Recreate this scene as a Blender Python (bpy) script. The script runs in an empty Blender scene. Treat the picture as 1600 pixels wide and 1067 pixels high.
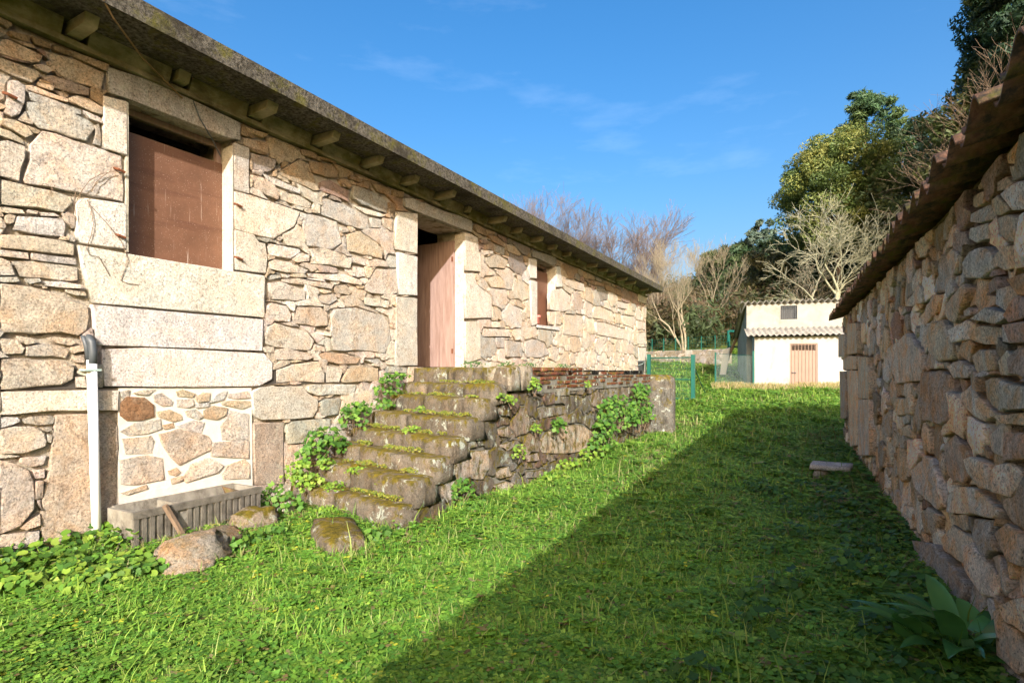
import bpy, math, random
import numpy as np
from mathutils import Vector, Matrix, noise as mnoise

# ------------------------------------------------------------------ camera, sky, sun, exposure
A = math.atan(475.0 / 866.0)          # yaw of the lens away from the house wall direction (+Y)
FPX, CX, HY, CAMZ = 866.0, 800.0, 580.0, 1.5
sc = bpy.context.scene
cam = bpy.data.objects.new('camera', bpy.data.cameras.new('camera'))
sc.collection.objects.link(cam)
cam.location = (0, 0, CAMZ)
cam.rotation_euler = (math.radians(90), 0, A)
cam.data.sensor_width = 36.0
cam.data.lens = FPX / 1600 * 36
cam.data.shift_y = (HY - 533.5) / 1600
cam.data.clip_start = 0.05
cam.data.clip_end = 2000
sc.camera = cam

SUN = Vector((1.0, -1.77, 0.97)).normalized()
world = bpy.data.worlds.new('World'); sc.world = world; world.use_nodes = True
wn = world.node_tree.nodes; wl_ = world.node_tree.links
wn.clear()
sky = wn.new('ShaderNodeTexSky'); sky.sky_type = 'NISHITA'; sky.sun_disc = False
sky.sun_elevation = math.asin(SUN.z); sky.sun_rotation = math.atan2(SUN.x, SUN.y)
sky.altitude = 100; sky.air_density = 1.0; sky.dust_density = 7.5; sky.ozone_density = 1.6
bg = wn.new('ShaderNodeBackground'); bg.inputs[1].default_value = 0.11
out = wn.new('ShaderNodeOutputWorld')
hs = wn.new('ShaderNodeHueSaturation'); hs.inputs['Saturation'].default_value = 1.5
tn = wn.new('ShaderNodeMix'); tn.data_type = 'RGBA'; tn.blend_type = 'MULTIPLY'; tn.inputs[0].default_value = 1; tn.inputs[7].default_value = (1, 1, 1, 1)
wl_.new(sky.outputs[0], tn.inputs[6]); wl_.new(tn.outputs[2], hs.inputs['Color']); tcw = wn.new('ShaderNodeTexCoord'); mpw = wn.new('ShaderNodeMapping'); mpw.inputs['Scale'].default_value = (2.2, 2.2, 9.0); mpw.inputs['Rotation'].default_value = (.12, .1, .4)
nzw = wn.new('ShaderNodeTexNoise'); nzw.inputs['Scale'].default_value = 1.3; nzw.inputs['Detail'].default_value = 7; nzw.inputs['Roughness'].default_value = .62
rpw = wn.new('ShaderNodeValToRGB'); rpw.color_ramp.elements[0].position = .55; rpw.color_ramp.elements[0].color = (0, 0, 0, 1); rpw.color_ramp.elements[1].position = .85; rpw.color_ramp.elements[1].color = (.10, .10, .10, 1)
mxw = wn.new('ShaderNodeMix'); mxw.data_type = 'RGBA'; mxw.inputs[7].default_value = (5.5, 6.2, 7.2, 1)
wl_.new(tcw.outputs['Generated'], mpw.inputs[0]); wl_.new(mpw.outputs[0], nzw.inputs['Vector']); wl_.new(nzw.outputs[0], rpw.inputs[0])
wl_.new(rpw.outputs[0], mxw.inputs[0]); wl_.new(hs.outputs[0], mxw.inputs[6]); wl_.new(mxw.outputs[2], bg.inputs[0]); wl_.new(bg.outputs[0], out.inputs[0])
sl = bpy.data.lights.new('sun', 'SUN'); sl.energy = 2.9; sl.angle = math.radians(0.53); sl.color = (1.0, 0.982, 0.955)
so = bpy.data.objects.new('sun', sl); sc.collection.objects.link(so)
so.rotation_euler = SUN.to_track_quat('Z', 'Y').to_euler(); so.location = SUN * 60
sc.view_settings.view_transform = 'Standard'; sc.view_settings.look = 'None'
sc.view_settings.exposure = 1.54; sc.view_settings.gamma = 1.0
sc.view_settings.use_curve_mapping = False

R = random.Random(11)
NR = np.random.default_rng(7)
sa, ca = math.sin(A), math.cos(A)

# ------------------------------------------------------------------ helpers
WLOC = {}
def link(o, parent=None, loc=(0, 0, 0)):
    """link object so that its world location is loc (all parents are unrotated)"""
    sc.collection.objects.link(o)
    loc = Vector(loc)
    WLOC[o.name] = loc
    if parent is not None:
        o.parent = parent
        o.location = loc - WLOC[parent.name]
    else:
        o.location = loc
    return o
def tag(o, label, cat=None, group=None, kind=None):
    if label: o['label'] = label
    if cat: o['category'] = cat
    if group: o['group'] = group
    if kind: o['kind'] = kind
    return o
def thing(name, label, cat, loc, group=None):
    o = bpy.data.objects.new(name, None); o.empty_display_size = 0.2
    link(o, None, loc); return tag(o, label, cat, group)
def mesh_obj(name, verts, faces, mat, parent=None, col=None, smooth=False, origin=None, kind=None):
    v = np.asarray(verts, dtype=np.float64).reshape(-1, 3)
    if origin is None:
        origin = (v.min(0) + v.max(0)) / 2; origin[2] = v[:, 2].min()
    origin = np.asarray(origin, dtype=np.float64)
    me = bpy.data.meshes.new(name)
    me.from_pydata((v - origin).tolist(), [], faces)
    if mat is not None: me.materials.append(mat)
    if col is not None:
        at = me.color_attributes.new('col', 'FLOAT_COLOR', 'POINT')
        c = np.asarray(col, dtype=np.float32)
        if c.ndim == 1: c = np.tile(c, (len(v), 1))
        c4 = np.ones((len(v), 4), np.float32); c4[:, :3] = c[:, :3]
        at.data.foreach_set('color', c4.ravel())
    if smooth: me.polygons.foreach_set('use_smooth', [True] * len(me.polygons))
    me.update()
    o = bpy.data.objects.new(name, me)
    link(o, parent, origin)
    if kind: o['kind'] = kind
    return o
def big_mesh(name, v, loops, nper, mat, parent=None, col=None, kind=None, smooth=False, origin=(0, 0, 0)):
    """fast numpy mesh: all faces have nper corners"""
    v = np.asarray(v, np.float32); loops = np.asarray(loops, np.int32)
    nf = len(loops) // nper
    me = bpy.data.meshes.new(name)
    me.vertices.add(len(v)); me.vertices.foreach_set('co', (v - np.asarray(origin, np.float32)).ravel())
    me.loops.add(len(loops)); me.loops.foreach_set('vertex_index', loops)
    me.polygons.add(nf); me.polygons.foreach_set('loop_start', np.arange(nf, dtype=np.int32) * nper)
    if smooth: me.polygons.foreach_set('use_smooth', np.ones(nf, bool))
    me.materials.append(mat)
    if col is not None:
        at = me.color_attributes.new('col', 'FLOAT_COLOR', 'POINT')
        c4 = np.ones((len(v), 4), np.float32); c4[:, :3] = col
        at.data.foreach_set('color', c4.ravel())
    me.update(calc_edges=True); me.validate()
    o = bpy.data.objects.new(name, me); link(o, parent, origin)
    if kind: o['kind'] = kind
    return o
class MB:
    def __init__(s): s.v = []; s.f = []; s.c = []
    def add(s, v, f, col=None):
        b = len(s.v); s.v += [tuple(p) for p in v]; s.f += [tuple(i + b for i in q) for q in f]
        s.c += [col if col is not None else (.5, .5, .5)] * len(v); return s
    def box(s, x0, x1, y0, y1, z0, z1, col=None):
        v = [(x0, y0, z0), (x1, y0, z0), (x1, y1, z0), (x0, y1, z0), (x0, y0, z1), (x1, y0, z1), (x1, y1, z1), (x0, y1, z1)]
        return s.add(v, [(0, 3, 2, 1), (4, 5, 6, 7), (0, 1, 5, 4), (1, 2, 6, 5), (2, 3, 7, 6), (3, 0, 4, 7)], col)
    def hexa(s, b, t, col=None):   # 4 bottom pts ccw, 4 top pts
        return s.add(list(b) + list(t), [(0, 3, 2, 1), (4, 5, 6, 7), (0, 1, 5, 4), (1, 2, 6, 5), (2, 3, 7, 6), (3, 0, 4, 7)], col)
    def tube(s, pts, rad, n=8, col=None, caps=True):
        pts = [Vector(p) for p in pts]
        if not hasattr(rad, '__len__'): rad = [rad] * len(pts)
        vs = []; fs = []
        up = Vector((0.123, 0.31, 0.94))
        for i, p in enumerate(pts):
            d = (pts[min(i + 1, len(pts) - 1)] - pts[max(i - 1, 0)]).normalized()
            if abs(d.dot(up)) > .95: up = Vector((1, .1, 0)).normalized()
            a = d.cross(up).normalized(); b = d.cross(a)
            for k in range(n):
                t = 2 * math.pi * k / n
                vs.append(p + (a * math.cos(t) + b * math.sin(t)) * rad[i])
        for i in range(len(pts) - 1):
            for k in range(n):
                k2 = (k + 1) % n
                fs.append((i * n + k, i * n + k2, (i + 1) * n + k2, (i + 1) * n + k))
        if caps:
            fs.append(tuple(range(n - 1, -1, -1))); fs.append(tuple((len(pts) - 1) * n + k for k in range(n)))
        return s.add(vs, fs, col)
    def lathe(s, c, prof, n=20, col=None):
        vs = []; fs = []
        for (r, z) in prof:
            for k in range(n):
                t = 2 * math.pi * k / n; vs.append((c[0] + r * math.cos(t), c[1] + r * math.sin(t), c[2] + z))
        for i in range(len(prof) - 1):
            for k in range(n):
                k2 = (k + 1) % n; fs.append((i * n + k, i * n + k2, (i + 1) * n + k2, (i + 1) * n + k))
        return s.add(vs, fs, col)
    def build(s, name, mat, parent=None, smooth=False, usecol=False, kind=None, origin=None):
        return mesh_obj(name, s.v, s.f, mat, parent, s.c if usecol else None, smooth, origin, kind)

# pixel of the photograph (1600 px wide) -> point on a vertical plane of the place
def on_x(px, py, X):
    u = (px - CX) / FPX; Z = X / (u * ca - sa)
    return Z * ca + u * Z * sa, CAMZ + (HY - py) / FPX * Z            # (Y, z)
TH = math.radians(1.97)                                               # the near shed stands 2 degrees askew to the house
st, ct = math.sin(TH), math.cos(TH)
def shed_w(lat, al, z): return (lat * ct - al * st, lat * st + al * ct, z)
def on_shed(px, py, lat):
    u = (px - CX) / FPX
    dx, dy = -sa + u * ca, ca + u * sa
    Z = lat / (dx * ct + dy * st)
    return Z * (-dx * st + dy * ct), CAMZ + (HY - py) / FPX * Z       # (along, z)
def at_depth(px, py, Z):
    u = (px - CX) / FPX
    return (-Z * sa + u * Z * ca, Z * ca + u * Z * sa, CAMZ + (HY - py) / FPX * Z)
def fbm(p, sc_=1.0, oct=3):
    return mnoise.fractal(Vector(p) * sc_, 1.0, 2.0, oct)
def interp(x, pts):
    return float(np.interp(x, [p[0] for p in pts], [p[1] for p in pts]))

GY = [(-30, 0.0), (0, 0.0), (11, .07), (14, .16), (18.6, .50), (25, .78), (36, 2.2), (50, 5.2), (80, 11.2), (130, 19.5), (200, 22), (600, 24)]
def ground_z(x, y):
    x = np.asarray(x, float); y = np.asarray(y, float)
    z = np.interp(y, [p[0] for p in GY], [p[1] for p in GY])
    near = np.exp(-np.maximum(y - 9, 0) / 4)
    z = z + .04 * near * np.clip((-x - 3.2) / 1.6, 0, 1)            # slightly higher along the house
    z = z + .03 * np.sin(x * 1.7 + 1) * np.cos(y * 1.3) * np.clip(y / 3, 0, 1) + .015 * np.sin(x * 4.1 + y * 2.9)
    hill = np.clip((x - 6 - .0 * y) / 30, 0, 1) ** 1.3 * 17 * np.clip((y - 2) / 16, 0, 1)
    hillb = np.clip((y - 40) / 80, 0, 1) * np.clip((x + 10) / 50, 0, 1) * 14
    return z + hill + hillb
def gz(x, y): return float(ground_z(x, y))

# ------------------------------------------------------------------ materials
def new_mat(name):
    m = bpy.data.materials.new(name); m.use_nodes = True
    nt = m.node_tree; nt.nodes.clear()
    o = nt.nodes.new('ShaderNodeOutputMaterial'); b = nt.nodes.new('ShaderNodeBsdfPrincipled')
    nt.links.new(b.outputs[0], o.inputs[0])
    return m, nt, b, o
def nd(nt, t, **k):
    n = nt.nodes.new(t)
    for a, v in k.items(): setattr(n, a, v)
    return n
def noise_n(nt, vec, scale, detail=4, rough=.55, dist=0):
    n = nd(nt, 'ShaderNodeTexNoise'); n.inputs['Scale'].default_value = scale; n.inputs['Detail'].default_value = detail
    n.inputs['Roughness'].default_value = rough; n.inputs['Distortion'].default_value = dist
    nt.links.new(vec, n.inputs['Vector']); return n.outputs[0]
def ramp(nt, fac, stops):
    r = nd(nt, 'ShaderNodeValToRGB'); el = r.color_ramp.elements
    while len(el) > 1: el.remove(el[-1])
    for i, (p, c) in enumerate(stops):
        e = el[0] if i == 0 else el.new(p)
        e.position = p; c = (c, c, c) if not hasattr(c, '__len__') else c; e.color = (*c, 1)
    nt.links.new(fac, r.inputs[0]); return r.outputs[0]
def mix(nt, a, b, fac, mode='MIX'):
    m = nd(nt, 'ShaderNodeMix', data_type='RGBA', blend_type=mode)
    for sock, val in ((m.inputs[6], a), (m.inputs[7], b), (m.inputs[0], fac)):
        if hasattr(val, 'is_output') or hasattr(val, 'links'): nt.links.new(val, sock)
        elif hasattr(val, '__len__'): sock.default_value = (*val[:3], 1)
        else: sock.default_value = val
    return m.outputs[2]
def mth(nt, op, a, b=0.0):
    m = nd(nt, 'ShaderNodeMath', operation=op)
    for i, v in enumerate((a, b)):
        if hasattr(v, 'links'): nt.links.new(v, m.inputs[i])
        else: m.inputs[i].default_value = v
    return m.outputs[0]
def bump(nt, bsdf, h, strength=.5, dist=.02):
    b = nd(nt, 'ShaderNodeBump'); b.inputs['Strength'].default_value = strength; b.inputs['Distance'].default_value = dist
    nt.links.new(h, b.inputs['Height']); nt.links.new(b.outputs[0], bsdf.inputs['Normal'])
def pos(nt): return nd(nt, 'ShaderNodeNewGeometry').outputs['Position']
def attr(nt):
    a = nd(nt, 'ShaderNodeVertexColor'); a.layer_name = 'col'; return a.outputs[0]
def scaled(nt, vec, s):
    m = nd(nt, 'ShaderNodeMapping'); m.inputs['Scale'].default_value = s; nt.links.new(vec, m.inputs[0]); return m.outputs[0]
def setc(b, rough=.85, spec=.25):
    b.inputs['Roughness'].default_value = rough; b.inputs['Specular IOR Level'].default_value = spec

def stone_mat(name, speck=.55, stain=.35, moss=0.0, lichen=0.0, bumps=.7, stain_col=(1.15, .86, .6), bscale=11, mlo=.585, pit=.9):
    m, nt, b, o = new_mat(name); P = pos(nt)
    base = attr(nt)
    n1 = noise_n(nt, P, 4.5, 7, .68, .6)
    c = mix(nt, base, mix(nt, base, stain_col, 1.0, 'MULTIPLY'), mth(nt, 'MULTIPLY', ramp(nt, n1, [(.44, 0), (.62, 1)]), stain * 2))
    nw = noise_n(nt, P, 6.3, 7, .7, .5)
    c = mix(nt, c, mix(nt, c, (1.25, 1.25, 1.25), 1, 'MULTIPLY'), ramp(nt, nw, [(.5, 0), (.66, 1)]))
    n0 = noise_n(nt, P, 14, 8, .75, .8)
    c = mix(nt, c, mix(nt, c, (.42, .36, .31), 1, 'MULTIPLY'), ramp(nt, n0, [(.53, 0), (.70, pit)]))
    n2 = noise_n(nt, P, 62, 5, .85)
    c = mix(nt, c, mix(nt, c, ramp(nt, n2, [(.36, .10), (.43, .72), (.54, 1.0), (.62, 1.3), (.74, 1.65)]), 1, 'MULTIPLY'), speck)
    if lichen:
        v = noise_n(nt, P, 6, 6, .75, .3)
        c = mix(nt, c, (.48, .52, .44), mth(nt, 'MULTIPLY', ramp(nt, v, [(.57, 0), (.63, 1)]), lichen))
        v2 = noise_n(nt, scaled(nt, P, (1, 1, .35)), 5.5, 7, .75)
        c = mix(nt, c, (.04, .034, .025), mth(nt, 'MULTIPLY', ramp(nt, v2, [(.49, 0), (.64, .9)]), lichen))
    if moss:
        N = nd(nt, 'ShaderNodeNewGeometry').outputs['Normal']
        sp = nd(nt, 'ShaderNodeSeparateXYZ'); nt.links.new(N, sp.inputs[0])
        nm = noise_n(nt, P, 7, 7, .75, .4)
        up = mth(nt, 'ADD', mth(nt, 'MULTIPLY', sp.outputs[2], .16), nm)
        f = mth(nt, 'MULTIPLY', ramp(nt, up, [(mlo, 0), (mlo + .10, 1)]), moss)
        mc = mix(nt, (.07, .06, .010), (.20, .15, .014), ramp(nt, noise_n(nt, P, 16, 5, .7), [(.35, 0), (.65, 1)]))
        c = mix(nt, c, mc, f)
    nt.links.new(c, b.inputs['Base Color']); setc(b, .92, .15)
    h = mth(nt, 'ADD', noise_n(nt, P, bscale, 12, .76, .05), mth(nt, 'MULTIPLY', noise_n(nt, P, 38, 8, .8), .34))
    bump(nt, b, h, bumps, .09)
    return m
M_STONE = stone_mat('granite_rubble', .9, .26, lichen=.18, bumps=.85, pit=1.0)
M_ASHLAR = stone_mat('granite_dressed', .95, .16, lichen=.24, bumps=.4, bscale=22, pit=.8)
M_JAMB = stone_mat('jamb_stone', .5, .1, bumps=.3)
M_SHED = stone_mat('shed_rubble', .95, .5, moss=.3, lichen=.22, bumps=.9, stain_col=(1.15, .82, .54), pit=.6)
M_STEP = stone_mat('mossy_stone', .7, .2, moss=1.0, lichen=.9, bumps=.8, mlo=.56)
M_WALLT = stone_mat('terrace_stone', .7, .4, moss=.95, lichen=.95, bumps=1.0, mlo=.50)
M_BRICK = stone_mat('old_brick', .5, .2, moss=.9, lichen=.8, bumps=.7, mlo=.52)

def plain(name, c1, c2, scale=6, rough=.85, b_s=.3, b_d=.01, spec=.25, stretch=(1, 1, 1), dark=None, metal=0, bscale=None):
    m, nt, b, o = new_mat(name); P = pos(nt) if stretch == (1, 1, 1) else scaled(nt, pos(nt), stretch)
    n = noise_n(nt, P, scale, 6, .65, .2)
    c = mix(nt, c1, c2, ramp(nt, n, [(.3, 0), (.7, 1)]))
    if dark:
        c = mix(nt, c, dark, ramp(nt, noise_n(nt, P, scale * .45, 7, .72, .3), [(.5, 0), (.66, .95)]))
    nt.links.new(c, b.inputs['Base Color']); setc(b, rough, spec); b.inputs['Metallic'].default_value = metal
    bump(nt, b, noise_n(nt, P, bscale or scale * 4, 6, .7), b_s, b_d)
    return m
M_MORTAR = plain('joint_mortar', (.38, .315, .235), (.56, .495, .40), 12, .95, 1.0, .04, dark=(.13, .085, .05))
M_CREAM = plain('cream_mortar', (.60, .545, .46), (.68, .63, .55), 14, .95, .5, .015)
M_SHMORT = plain('shed_mortar', (.17, .135, .09), (.32, .265, .19), 9, .95, 1, .04, dark=(.06, .045, .03))
M_TMORT = plain('terrace_mortar', (.12, .11, .085), (.26, .25, .22), 7, .95, .9, .03, dark=(.07, .06, .016))
M_DARK = plain('dark_interior', (.05, .045, .04), (.07, .06, .05), 4)  # near-black colour holds the shade inside the buildings
M_BOARD = plain('brown_board', (.13, .058, .034), (.175, .08, .048), 5, .5, .12, .003, .4, dark=(.10, .04, .024))
M_DOOR = plain('weathered_door', (.21, .13, .105), (.34, .235, .20), 3, .7, .25, .004, .3, stretch=(9, 9, .8))
M_WHITEPVC = plain('white_pipe', (.78, .78, .77), (.82, .82, .81), 4, .35, .02, .001, .5)
M_BLACKPVC = plain('grey_conduit', (.045, .055, .065), (.07, .08, .09), 6, .5, .05, .001, .5)
M_RUST = plain('rusty_iron', (.10, .035, .015), (.17, .06, .03), 20, .85)
M_CONC = plain('aged_concrete', (.34, .31, .25), (.50, .46, .38), 8, .92, .6, .015, dark=(.13, .11, .08), bscale=60)
M_TROUGH = plain('trough_concrete', (.17, .15, .12), (.30, .28, .235), 9, .92, .6, .01, dark=(.06, .05, .04), bscale=70)
M_TRIB = plain('dark_trough_front', (.085, .075, .06), (.17, .155, .13), 11, .92, .6, .01, dark=(.04, .035, .03), bscale=70)
M_GREEN = plain('green_paint', (.004, .075, .058), (.006, .095, .072), 5, .4, .03, .001, .5)
M_WHITE = plain('white_render', (.31, .295, .265), (.37, .355, .33), 1.6, .9, .25, .01, dark=(.20, .185, .15))
M_TAN = plain('tan_metal_door', (.21, .135, .098), (.25, .16, .12), 3, .5, .05, .002, .4)
M_WHITE2 = plain('stained_render', (.24, .225, .19), (.32, .305, .27), 1.8, .9, .25, .01, dark=(.17, .155, .12))
M_FIBRE = plain('fibre_cement', (.17, .16, .14), (.28, .265, .24), 5, .9, .4, .01, dark=(.13, .115, .09))
M_POT = plain('terracotta_pot', (.55, .17, .14), (.62, .22, .19), 8, .6)
M_BUCKET = plain('grey_bucket', (.06, .068, .078), (.09, .10, .11), 6, .5, .05, .002, .4)
M_WOOD = plain('old_timber', (.16, .10, .045), (.26, .17, .08), 5, .85, .3, .006, stretch=(1, 1, 4))
M_WIRE = plain('galvanised_wire', (.28, .38, .36), (.36, .46, .43), 4, .4, .02, .001, .5)

def eave_mat():
    m, nt, b, o = new_mat('eave_concrete'); P = pos(nt)
    n = noise_n(nt, P, 3.2, 7, .7, .3)
    c = mix(nt, (.17, .14, .075), (.34, .30, .21), ramp(nt, n, [(.4, 0), (.68, 1)]))
    c = mix(nt, c, (.10, .10, .028), ramp(nt, noise_n(nt, scaled(nt, P, (1.5, .6, 1.5)), 3, 6, .7), [(.44, 0), (.62, .9)]))
    c = mix(nt, c, (.035, .026, .016), ramp(nt, noise_n(nt, scaled(nt, P, (1.2, .5, 1)), 2.1, 7, .7, .4), [(.52, 0), (.68, .9)]))
    nt.links.new(c, b.inputs['Base Color']); setc(b, .95, .1)
    bump(nt, b, noise_n(nt, P, 40, 6, .7), .5, .015); return m
M_EAVE = eave_mat()
def slab_mat():
    m, nt, b, o = new_mat('roof_slab_concrete'); P = pos(nt)
    n = noise_n(nt, P, 30, 6, .75)
    c = mix(nt, (.03, .027, .021), (.17, .155, .13), ramp(nt, n, [(.40, 0), (.68, 1)]))
    c = mix(nt, c, (.10, .095, .018), ramp(nt, noise_n(nt, P, 4.5, 7, .75, .3), [(.5, 0), (.66, .85)]))
    c = mix(nt, c, (.03, .026, .02), ramp(nt, noise_n(nt, P, 2.3, 6, .7), [(.5, 0), (.68, .85)]))
    nt.links.new(c, b.inputs['Base Color']); setc(b, .95, .1)
    bump(nt, b, noise_n(nt, P, 45, 6, .75), .8, .02); return m
M_SLAB = slab_mat()
M_BRACKET = plain('bracket_concrete', (.20, .17, .095), (.34, .30, .20), 7, .95, .4, .012, .1, dark=(.16, .14, .06), bscale=40)
def tile_mat():
    m, nt, b, o = new_mat('clay_tile'); P = pos(nt)
    c = mix(nt, (.13, .062, .038), (.25, .14, .09), ramp(nt, noise_n(nt, P, 12, 6, .7), [(.35, 0), (.65, 1)]))
    c = mix(nt, c, (.10, .10, .02), ramp(nt, noise_n(nt, P, 6, 6, .7, .3), [(.48, 0), (.62, .85)]))
    c = mix(nt, c, (.05, .042, .035), ramp(nt, noise_n(nt, P, 9, 7, .75), [(.47, 0), (.60, .95)]))
    nt.links.new(c, b.inputs['Base Color']); setc(b, .9, .2)
    bump(nt, b, noise_n(nt, P, 50, 5, .7), .5, .01); return m
M_TILE = tile_mat()
def leaf_mat(name, trans=.35, rough=.5, spec=.25):
    m, nt, b, o = new_mat(name)
    c = attr(nt); nt.links.new(c, b.inputs['Base Color']); setc(b, rough, spec)
    t = nd(nt, 'ShaderNodeBsdfTranslucent'); nt.links.new(mix(nt, c, (1.25, 1.25, .6), 1, 'MULTIPLY'), t.inputs[0])
    ms = nd(nt, 'ShaderNodeMixShader'); ms.inputs[0].default_value = trans
    nt.links.new(b.outputs[0], ms.inputs[1]); nt.links.new(t.outputs[0], ms.inputs[2]); nt.links.new(ms.outputs[0], o.inputs[0])
    return m
M_LEAF = leaf_mat('leaf', .3, .5, .2)
M_GRASS = leaf_mat('grass_blades', .3, .6, .15)
M_GLOSSY = leaf_mat('glossy_leaf', .2, .3, .5)
def bark_mat(name, c1, c2):
    return plain(name, c1, c2, 9, .95, .6, .02, .1, stretch=(1, 1, .35))
M_BARK = bark_mat('pale_bark', (.19, .155, .105), (.31, .27, .19))
M_BARKG = bark_mat('lichen_bark', (.24, .235, .15), (.38, .365, .26))
M_BARKD = bark_mat('brown_bark', (.13, .09, .06), (.24, .17, .12))
M_TWIG = bark_mat('purple_twig', (.13, .10, .095), (.21, .17, .16))
M_SOIL = plain('lawn_soil', (.06, .085, .016), (.10, .12, .026), 7, .95, .8, .03, .1, dark=(.07, .045, .022))

# ------------------------------------------------------------------ ground
def build_ground():
    ys = np.concatenate([np.arange(-12, 24, .3), np.arange(24, 60, 1.2), np.arange(60, 160, 5), np.linspace(160, 700, 14)])
    xs = np.concatenate([np.linspace(-700, -70, 12), np.arange(-65, -12, 4), np.arange(-12, 6, .35), np.arange(6, 70, 3), np.linspace(75, 700, 12)])
    X, Y = np.meshgrid(xs, ys); Z = ground_z(X, Y)
    v = np.stack([X, Y, Z], -1).reshape(-1, 3); nx = len(xs)
    j, i = np.meshgrid(np.arange(len(ys) - 1), np.arange(nx - 1), indexing='ij')
    a = (j * nx + i).ravel(); loops = np.stack([a, a + 1, a + nx + 1, a + nx], -1).ravel()
    o = big_mesh('ground', v, loops, 4, M_SOIL, smooth=True)
    return tag(o, 'sloping lawn soil under the grass and the wooded hillside', kind='structure')
build_ground()

# ------------------------------------------------------------------ masonry
PAL = {'c': (.62, .555, .475), 'o': (.56, .455, .335), 'w': (.64, .605, .55), 'W': (.59, .575, .56), 'g': (.47, .445, .405), 'd': (.32, .29, .255),
       'p': (.57, .48, .415), 'b': (.40, .29, .19), 'r': (.37, .27, .23), 'n': (.44, .44, .385), 'B': (.34, .20, .11), 'y': (.63, .545, .43)}
def pcol(code, j=.07):
    ks = [PAL[k] for k in code]; c = np.mean(ks, 0)
    f = 1 + R.uniform(-j, j) * 1.4
    return np.clip(c * f * (1 + np.array([R.uniform(-.03, .03), 0, R.uniform(-.05, .05)])), .02, .9)
def resample(poly, spacing, nmin, nmax):
    p = np.asarray(poly, float); q = np.roll(p, -1, 0); L = np.hypot(*(q - p).T); per = L.sum()
    n = int(np.clip(per / spacing, nmin, nmax))
    t = (np.arange(n) + .0) / n * per; cum = np.concatenate([[0], np.cumsum(L)])
    out_ = []
    for x in t:
        k = min(np.searchsorted(cum, x, 'right') - 1, len(p) - 1); f = (x - cum[k]) / max(L[k], 1e-9)
        out_.append(p[k] + (q[k] - p[k]) * f)
    return np.array(out_)
def keep_corners(poly, spacing):
    p = np.asarray(poly, float); res = []
    for i in range(len(p)):
        a, b = p[i], p[(i + 1) % len(p)]; m = max(1, min(5, int(np.hypot(*(b - a)) / spacing)))
        for k in range(m): res.append(a + (b - a) * k / m)
    return np.array(res)
def chaikin(p):
    q = np.roll(p, -1, 0); r = np.empty((len(p) * 2, 2)); r[0::2] = p * .8 + q * .2; r[1::2] = p * .2 + q * .8; return r
def stone_geo(poly, style, d0, seed):
    """poly: outline (s,z). returns (s,z,depth) verts and faces of one stone, depth positive = out of the wall"""
    poly = np.asarray(poly, float)
    area2 = np.sum(poly[:, 0] * np.roll(poly[:, 1], -1) - np.roll(poly[:, 0], -1) * poly[:, 1])
    if area2 < 0: poly = poly[::-1]
    size = math.sqrt(abs(area2) / 2) + 1e-6
    k = min(1, size / .3)
    # edge chipping, arris width, arris drop, face relief
    jit, inset, drop, und, bul = {'ashlar': (.003, .006, .006, .003, .0), 'rubble': (.011, .008, .009, .015, .002), 'flush': (.008, .008, .005, .008, .0), 'field': (.013, .009, .011, .021, .003)}[style]
    if style == 'ashlar': p = keep_corners(poly, .2)
    elif len(poly) < 13: p = keep_corners(poly, .085)
    else: p = poly
    if len(p) > 24: p = p[::2]
    n = len(p); c = p.mean(0)
    rng = random.Random(seed)
    dirs = p - c; L = np.hypot(*dirs.T)[:, None] + 1e-6
    p = p + dirs / L * np.array([rng.uniform(-jit, jit * .45) * k for _ in range(n)])[:, None]
    r0 = p; r1 = p + (c - p) * np.minimum(.4, inset * k / L * np.array([rng.uniform(.4, 2.2) for _ in range(n)])[:, None])
    fr = np.array([rng.uniform(.35, .62) for _ in range(n)])[:, None]; r2 = p + (c - p) * fr
    tilt = np.array([rng.uniform(-1, 1), rng.uniform(-1, 1)]) * und * 1.0 / size
    def dep(q, base, amp):
        return [base + float((x - c) @ tilt) + amp * k * (mnoise.noise(Vector((x[0] * 6.3 + seed * .37, x[1] * 8.3, seed * 1.7))) + .5 * mnoise.noise(Vector((x[0] * 17 + seed, x[1] * 19, seed * 2.7)))) for x in q]
    d_rim = dep(r1, d0, und * .7)
    V = [(x[0], x[1], -.075) for x in r0]
    rim = [(x[0], x[1], z - drop * k * rng.uniform(.4, 1.5)) for x, z in zip(r0, d_rim)]
    lip = [(x[0], x[1], z) for x, z in zip(r1, d_rim)]
    V += rim + rim + lip + lip                                 # doubled so that the arrises stay crisp
    V += [(x[0], x[1], z) for x, z in zip(r2, dep(r2, d0 + bul * k, und))]
    V.append((c[0], c[1], dep([c], d0 + bul * k, und)[0]))
    Fs = []
    for ra, rb in ((0, 1), (2, 3), (4, 5)):
        for i in range(n):
            j = (i + 1) % n
            Fs.append((ra * n + i, ra * n + j, rb * n + j, rb * n + i))
    for i in range(n): Fs.append((5 * n + i, 5 * n + (i + 1) % n, 6 * n))
    return V, Fs
def simplify(p, tol):
    """closed Douglas-Peucker: turns a sampled outline into an angular one"""
    def dp(a):
        if len(a) < 3: return a
        d = a[-1] - a[0]; L = np.hypot(*d) + 1e-9
        e = np.abs((a[:, 0] - a[0, 0]) * d[1] - (a[:, 1] - a[0, 1]) * d[0]) / L; k = int(e.argmax())
        if e[k] < tol: return np.array([a[0], a[-1]])
        return np.vstack([dp(a[:k + 1])[:-1], dp(a[k:])])
    i = int(np.hypot(*(p - p.mean(0)).T).argmax()); p = np.roll(p, -i, 0)
    j = int(np.hypot(*(p - p[0]).T).argmax())
    return np.vstack([dp(p[:j + 1])[:-1], dp(np.vstack([p[j:], p[:1]]))[:-1]])
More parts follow.
